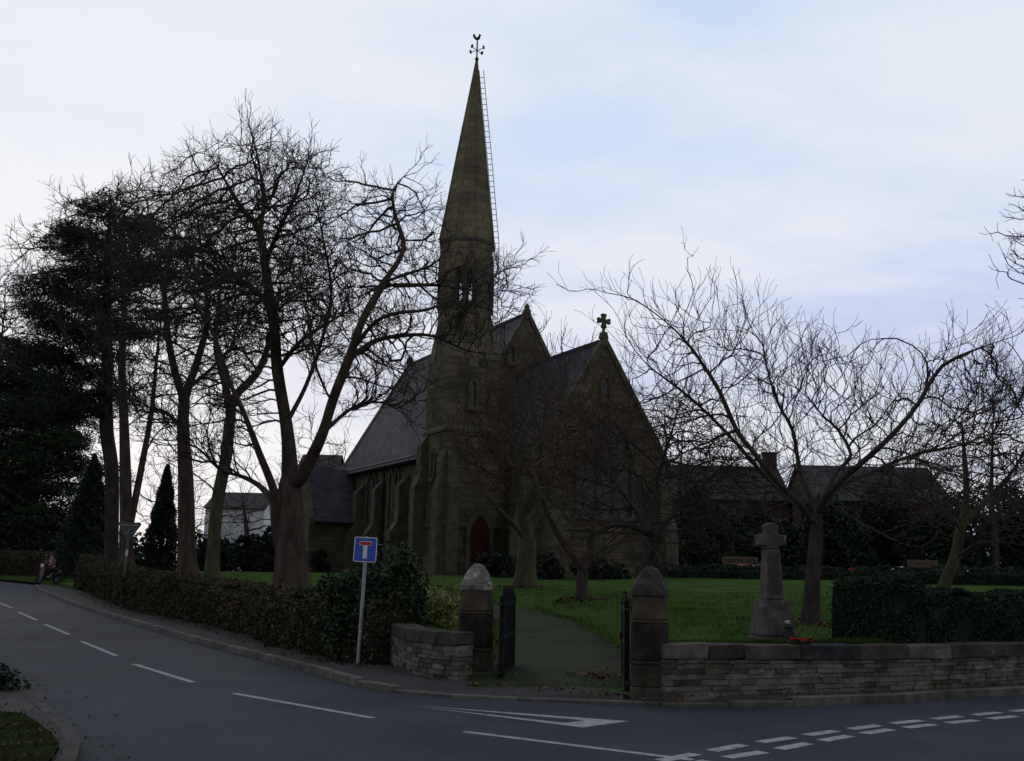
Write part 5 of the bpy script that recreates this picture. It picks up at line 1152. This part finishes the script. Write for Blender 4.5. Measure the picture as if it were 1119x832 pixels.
# verge at bottom left
k_ = rng.integers(0, len(OO), 30000); off = .15 + wv[k_, 0] + rng.random(30000) ** 1.3 * 2.6; P = OO[k_] + NN[k_] * off[:, None] + rng.normal(0, .08, (30000, 2))
P = P[(P[:, 1] > 4) & (P[:, 1] < 13)]; blades('grass', np.c_[P, vz(P[:, 0], P[:, 1])], rng, .05, .006, M_vblade, .8)
def litter(P, z, size, nm='fallen_leaves'):
    n = len(P); a = rng.random(n) * 6.283; t = rng.normal(0, .35, (n, 2)); u = np.stack([np.cos(a), np.sin(a), t[:, 0]], 1); v = np.stack([-np.sin(a), np.cos(a), t[:, 1]], 1); s = (size * rng.uniform(.5, 1.3, n))[:, None]
    C = np.c_[P, z + size * .4]; V = np.stack([C + u * s, C + v * s * .6, C - u * s, C - v * s * .6], 1).reshape(-1, 3)
    return tag(mesh_obj(nm, V, np.arange(4 * n).reshape(n, 4), M_brownl, None, rng.random(n)), kind='stuff')
k_ = rng.integers(0, len(INNERX) - 1, 1400); t_ = rng.random(1400)
Ii = resample(INNERX[1:-2], 600); k_ = rng.integers(0, 600, 1800); P = Ii[k_] + rng.normal(0, .16, (1800, 2)) - np.array([0, .12]); P = P[(P[:, 1] < 45)]; litter(P, foot_z if False else road_z(P[:, 0], P[:, 1]) + .105, .035)
k_ = rng.integers(0, len(OO), 900); P = OO[k_] - NN[k_] * (np.abs(rng.normal(0, .28, 900)) + .02)[:, None]; P = P[P[:, 1] < 16]; litter(P, road_z(P[:, 0], P[:, 1]) + .003, .022)
k_ = rng.integers(0, len(OO), 2600); P = OO[k_] + NN[k_] * (.12 + wv[k_] * .7 + rng.random((2600, 1)) ** 1.5 * 1.6); P = P[(P[:, 1] < 12)]; litter(P, vz(P[:, 0], P[:, 1]) + .03, .025)
P = np.array([.9, 14.9]) + rng.normal(0, 1, (220, 2)) * np.array([1.3, .8]); litter(P, np.maximum(lawn_z(P[:, 0], P[:, 1]) + .02, .11), .03)
# bare earth ring of dead leaves under the small lawn tree
for (px, py, Y) in ((636, 652, 26.5), (886, 674, 20), (573, 640, 31.5)):
    c = pix(px, py, Y); P = c[:2] + rng.normal(0, .5, (260, 2)); litter(P, lawn_z(P[:, 0], P[:, 1]) + .01, .05)
# red-brown earth bank with leaves by the right pier
c = PR + np.array([-.55, 1.6]); P = c + rng.normal(0, .22, (120, 2)) ; litter(P, lawn_z(P[:, 0], P[:, 1]) + .02, .04)

# ------------------------------------------------------------------ houses beyond
def house(label, pa, pb, py_ridge, py_eave, Y, depth, mats=(M_brick, M_tile), chimneys=(), wins=(), rz=0.0):
    A = pix(pa, py_ridge, Y + depth / 2); B = pix(pb, py_ridge, Y + depth / 2); zr_ = (A[2] + B[2]) / 2; ze_ = pix((pa + pb) / 2, py_eave, Y)[2]; cx_ = (A[0] + B[0]) / 2; w_ = abs(B[0] - A[0]); z0 = 1.1
    t = thing('house', label, 'house', (cx_, Y + depth / 2, z0), rz); e, r_ = ze_ - z0, zr_ - z0; hd = depth / 2
    b = MB(); b.prism([(-hd, -.5), (hd, -.5), (hd, e), (0, r_), (-hd, e)], lambda u, v, h: (h, u, v), -w_ / 2, w_ / 2); wl_ = b.obj('wall', mats[0], t)
    b = MB()
    for s in (-1, 1): slab_roof(b, -w_ / 2 - .2, w_ / 2 + .2, 0, r_ + .03, s * (hd + .3), e - .3 * (r_ - e) / hd + .03, .14)
    rf = b.obj('roof', mats[1], t)
    for cx in chimneys:
        b = MB(); b.box((cx * w_ / 2, 0, r_ + .25), (1.0, .7, 2.0)); b.box((cx * w_ / 2, 0, r_ + 1.2), (1.12, .82, .14))
        c = b.obj('chimney', mats[0], rf)
        for k in (-.28, .28): b = MB(); b.tube([(cx * w_ / 2 + k, 0, r_ + 1.25), (cx * w_ / 2 + k, 0, r_ + 1.6)], [.13, .11], 8); 
    for wx_, wz in wins:
        b = MB(); x0 = wx_ * w_ / 2; ff = lambda u, v, h: (x0 + u, -hd - h, wz + v); b.prism([(-.6, 0), (.6, 0), (.6, 1.3), (-.6, 1.3)], ff, .0, .05); f = b.obj('window', M_wframe, t)
        b = MB(); b.prism([(-.53, .07), (-.03, .07), (-.03, 1.23), (-.53, 1.23)], ff, .052, .056); b.prism([(.03, .07), (.53, .07), (.53, 1.23), (.03, 1.23)], ff, .052, .056); b.obj('pane', M_lead, f)
    return t
house('brick house with a slate-grey roof and tall chimney behind the memorial', 705, 846, 511, 545, 76, 8, chimneys=(.93,), wins=((-.6, 1.2), (0, 1.2), (.55, 1.2)))
house('long low house with dark tiled roof behind the cherry tree', 872, 1010, 512, 547, 70, 8, mats=(M_brick, M_tile), wins=((-.6, 1.1), (.1, 1.1), (.6, 1.1)))
M_render = mat('pale_render', (.62, .62, .64), (.52, .52, .55), (.70, .70, .71), scale=.5, rough=.9)
house('far pale rendered house glimpsed between the left tree trunks', 238, 300, 540, 556, 118, 9, mats=(M_render, M_tile), wins=((-.5, 1.4), (.4, 1.4)))
house('distant house roof seen behind the church porch', 334, 372, 499, 522, 88, 8, mats=(M_stone, M_tile), wins=((0, 2.0),))

# ------------------------------------------------------------------ benches, graves' flowers
def bench(label, px0, px1, py, Y):
    a = pix(px0, py, Y); c = pix(px1, py, Y); x = (a[0] + c[0]) / 2; w = c[0] - a[0]; z = float(lawn_z(x, Y)); t = thing('bench', label, 'bench', (x, Y, z), 0, None)
    Hb = max(.75, a[2] - z); s = Hb / .9
    b = MB()
    for y in (-.2, -.06, .08): b.box((0, y - .1, .44 * s), (w, .12, .035))
    b.obj('seat', M_wood, t); b = MB()
    b.box((0, .14, Hb - .05), (w, .05, .10)); b.box((0, .12, .58 * s), (w, .04, .07))
    for x_ in np.linspace(-w / 2 + .1, w / 2 - .1, 14): b.box((x_, .13, (Hb - .1 + .58 * s) / 2), (.05, .025, Hb - .1 - .58 * s))
    b.obj('backrest', M_wood, t)
    for sx in (-1, 1):
        for y, h in ((-.28, .62 * s), (.14, Hb - .02)): b = MB(); b.box((sx * (w / 2 - .04), y, h / 2), (.07, .07, h)); b.obj('leg', M_wood, t)
        b = MB(); b.box((sx * (w / 2 - .04), -.08, .64 * s), (.08, .46, .04)); b.obj('armrest', M_wood, t)
bench('wooden slatted bench at the back of the lawn, left of the memorial', 790, 829, 608, 42.5); bench('wooden slatted bench beyond the graveyard hedge at right', 993, 1026, 612, 41)
def posy(label, px, py, Y, mt, s=.22, group=None):
    p = pix(px, py, Y); z0 = float(lawn_z(p[0], p[1])); t = thing('grave_flowers', label, 'flowers', (p[0], p[1], z0), 0, group); H_ = max(.25, p[2] - z0); b = MB(int(px))
    for k in range(16):
        a = b.rng.uniform(0, 6.28); r_ = s * math.sqrt(b.rng.random()); c = Vector((r_ * math.cos(a), r_ * math.sin(a), H_ - .06 + b.rng.uniform(-.04, .05) - r_ * .25)); b.loft([[c + Vector((q * math.cos(w), q * math.sin(w), zz)) for w in np.arange(7) * .8976] for q, zz in ((.02, -.03), (.055, 0), (.045, .03), (.01, .035))])
    b.obj('bloom', mt, t)['kind'] = 'stuff'; b = MB(); b.loft([[(q * math.cos(w), q * math.sin(w), zz) for w in np.arange(9) * .698] for q, zz in ((.13, -.1), (.17, H_ * .45), (.12, H_ - .12), (.05, H_ - .05))]); b.obj('pot', M_vase, t)
for a in [('red flowers on a grave seen just above the taller clipped hedge block', 934, 620, 40, M_poppy), ('pink flowers on a grave just left of the graveyard hedge', 950, 619.5, 40, M_pink, .3), ('white flowers on a grave right of the pink ones', 982, 618.5, 39.5, M_petal, .25),
          ('pinkish red flowers in front of the bench left of the memorial', 812, 616, 42, M_pink), ('white flowers at the right end of the bench near the memorial', 829, 617, 41.5, M_petal)]: posy(*a)
def headstone(label, px, py, Y, w):
    p = pix(px, py, Y); z0 = float(lawn_z(p[0], p[1])); t = thing('headstone', label, 'gravestone', (p[0], p[1], z0), R(6)); H_ = p[2] - z0
    b = MB(); b.prism(arch(w, H_, H_ * .72, 6), lambda u, v, h: (u, h, v), -.06, .06); b.obj('slab', M_mem, t); b = MB(); b.box((0, 0, .03), (w + .25, .34, .14)); b.obj('base', M_mem, t)

# ------------------------------------------------------------------ person and dog at the bend
def skin(name, joints, edges, mt, parent, sub=2, loc=(0, 0, 0)):
    me = bpy.data.meshes.new(name); me.from_pydata([j[:3] for j in joints], edges, []); o = bpy.data.objects.new(name, me); COL.objects.link(o); o.parent = parent
    sk = o.modifiers.new('skin', 'SKIN'); me.skin_vertices.new() if not me.skin_vertices else None
    for v, j in zip(me.skin_vertices[0].data, joints): v.radius = (j[3], j[4] if len(j) > 4 else j[3])
    me.skin_vertices[0].data[0].use_root = True
    s = o.modifiers.new('sub', 'SUBSURF'); s.levels = sub; s.render_levels = sub; me.materials.append(mt); return o
mp = on_road(52, 639, .11); mp = (mp[0], mp[1], mp[2]); MR = R(247)
t = thing('moped', 'small dark step-through moped with round headlight under the rider at the bend', 'moped', mp, MR)
def wheel(x):
    b = MB(); tor = [[(x + (.19 + .045 * math.cos(v)) * math.cos(u), .045 * math.sin(v), .235 + (.19 + .045 * math.cos(v)) * math.sin(u)) for v in np.arange(8) * math.pi / 4] for u in np.linspace(0, 2 * math.pi, 25)]
    b.loft(tor, cap=False); w = b.obj('wheel', M_black, t, smooth=True)
    b = MB(); b.loft([[(x + r * math.cos(u), y, .235 + r * math.sin(u)) for u in np.arange(14) * 2 * math.pi / 14] for r, y in ((.03, -.06), (.16, -.02), (.16, .02), (.03, .06))]); b.obj('rim', M_grey, w)
wheel(.62); wheel(-.55)
b = MB(); sec = lambda x, z, w, h: [(x + h * .3 * math.sin(u) * .0, w * math.cos(u), z + h * math.sin(u)) for u in np.arange(10) * 2 * math.pi / 10]
b.loft([sec(.46, .86, .05, .05), sec(.40, .55, .13, .10), sec(.26, .34, .15, .08), sec(.0, .30, .15, .07), sec(-.20, .42, .14, .14), sec(-.5, .60, .15, .15), sec(-.82, .70, .07, .06)]); b.obj('body', M_vase, t, smooth=True)
b = MB(); b.loft([[(.50 + dx, y * k, z) for y, z, dx in ((-.2, .45, -.05), (-.16, .9, -.08), (.16, .9, -.08), (.2, .45, -.05))] for k in (1, .96)] if False else [[(.47, -.19, .42), (.47, .19, .42), (.42, .17, .95), (.42, -.17, .95)], [(.50, -.18, .42), (.50, .18, .42), (.45, .16, .95), (.45, -.16, .95)]]); b.obj('leg_shield', M_jacket, t)
b = MB(); b.loft([[(x, r * math.cos(u), .98 + r * math.sin(u)) for u in np.arange(12) * math.pi / 6] for x, r in ((.40, .05), (.46, .085), (.52, .08), (.53, .02))]); b.obj('headlight', M_white, t, smooth=True)
b = MB(); b.tube([(.30, -.33, 1.04), (.38, -.15, 1.0), (.40, 0, .99), (.38, .15, 1.0), (.30, .33, 1.04)], .018, 7); b.obj('handlebar', M_black, t)
b = MB(); b.tube([(.62, .09, .27), (.56, .08, .5), (.42, .03, .95)], .025, 6); b.obj('fork', M_galv, t)
b = MB(); b.loft([[(x, w * math.cos(u), z + .055 * math.sin(u)) for u in np.arange(10) * .6283] for x, w, z in ((.0, .06, .70), (-.1, .13, .72), (-.5, .14, .76), (-.72, .06, .80))]); b.obj('seat', M_black, t, smooth=True)
t = thing('person', 'rider in a maroon jacket and dark helmet sitting on the moped', 'person', mp, MR)
# the rider faces +x; the joints: pelvis on the seat, arms to the bar, feet on the floor of the moped
J = [(-.25, 0, .84, .13, .14), (-.22, 0, 1.02, .12, .13), (-.16, 0, 1.22, .12, .16), (-.14, 0, 1.33, .08, .12), (-.12, 0, 1.41, .055), (-.09, 0, 1.50, .09, .08), (-.09, 0, 1.60, .085, .075),
     (-.14, .19, 1.29, .06), (.02, .26, 1.10, .048), (.24, .29, 1.06, .036), (.30, .30, 1.06, .03, .035), (-.14, -.19, 1.29, .06), (.02, -.26, 1.10, .048), (.24, -.29, 1.06, .036), (.30, -.30, 1.06, .03, .035),
     (-.12, .12, .82, .09), (.22, .16, .74, .065), (.14, .14, .42, .045), (.28, .14, .37, .04, .035), (-.12, -.12, .82, .09), (.22, -.16, .74, .065), (.14, -.14, .42, .045), (.28, -.14, .37, .04, .035)]
Ed = [(0, 1), (1, 2), (2, 3), (3, 4), (4, 5), (5, 6), (3, 7), (7, 8), (8, 9), (9, 10), (3, 11), (11, 12), (12, 13), (13, 14), (0, 15), (15, 16), (16, 17), (17, 18), (0, 19), (19, 20), (20, 21), (21, 22)]
for h, sy in ((10, 1), (14, -1)):
    hx, hy, hz = J[h][:3]
    for dy, ln in ((-.027, .06), (-.009, .07), (.009, .068), (.027, .055)):
        J.append((hx + .035, hy + dy, hz + .012, .009)); Ed.append((h, len(J) - 1)); J.append((hx + .035 + ln * .35, hy + dy, hz - .03, .0075)); Ed.append((len(J) - 2, len(J) - 1))
    J.append((hx + .02, hy - sy * .04, hz - .02, .0095)); Ed.append((h, len(J) - 1))
skin('body', J, Ed, M_skin, t)
skin('jacket', [(-.26, 0, .76, .15, .175), (-.22, 0, 1.02, .135, .155), (-.16, 0, 1.22, .14, .18), (-.14, 0, 1.34, .10, .13), (-.14, .20, 1.29, .08), (.02, .27, 1.10, .066), (.21, .29, 1.06, .052), (-.14, -.20, 1.29, .08), (.02, -.27, 1.10, .066), (.21, -.29, 1.06, .052)], [(0, 1), (1, 2), (2, 3), (3, 4), (4, 5), (5, 6), (3, 7), (7, 8), (8, 9)], M_jacket, t)
skin('trousers', [(-.25, 0, .82, .13, .16), (-.10, .12, .82, .10), (.22, .16, .75, .08), (.14, .14, .45, .062), (-.10, -.12, .82, .10), (.22, -.16, .75, .08), (.14, -.14, .45, .062)], [(0, 1), (1, 2), (2, 3), (0, 4), (4, 5), (5, 6)], M_trou, t)
skin('helmet', [(-.10, 0, 1.56, .13, .12), (-.10, 0, 1.64, .12, .115), (-.11, 0, 1.70, .06, .06)], [(0, 1), (1, 2)], M_vase, t)
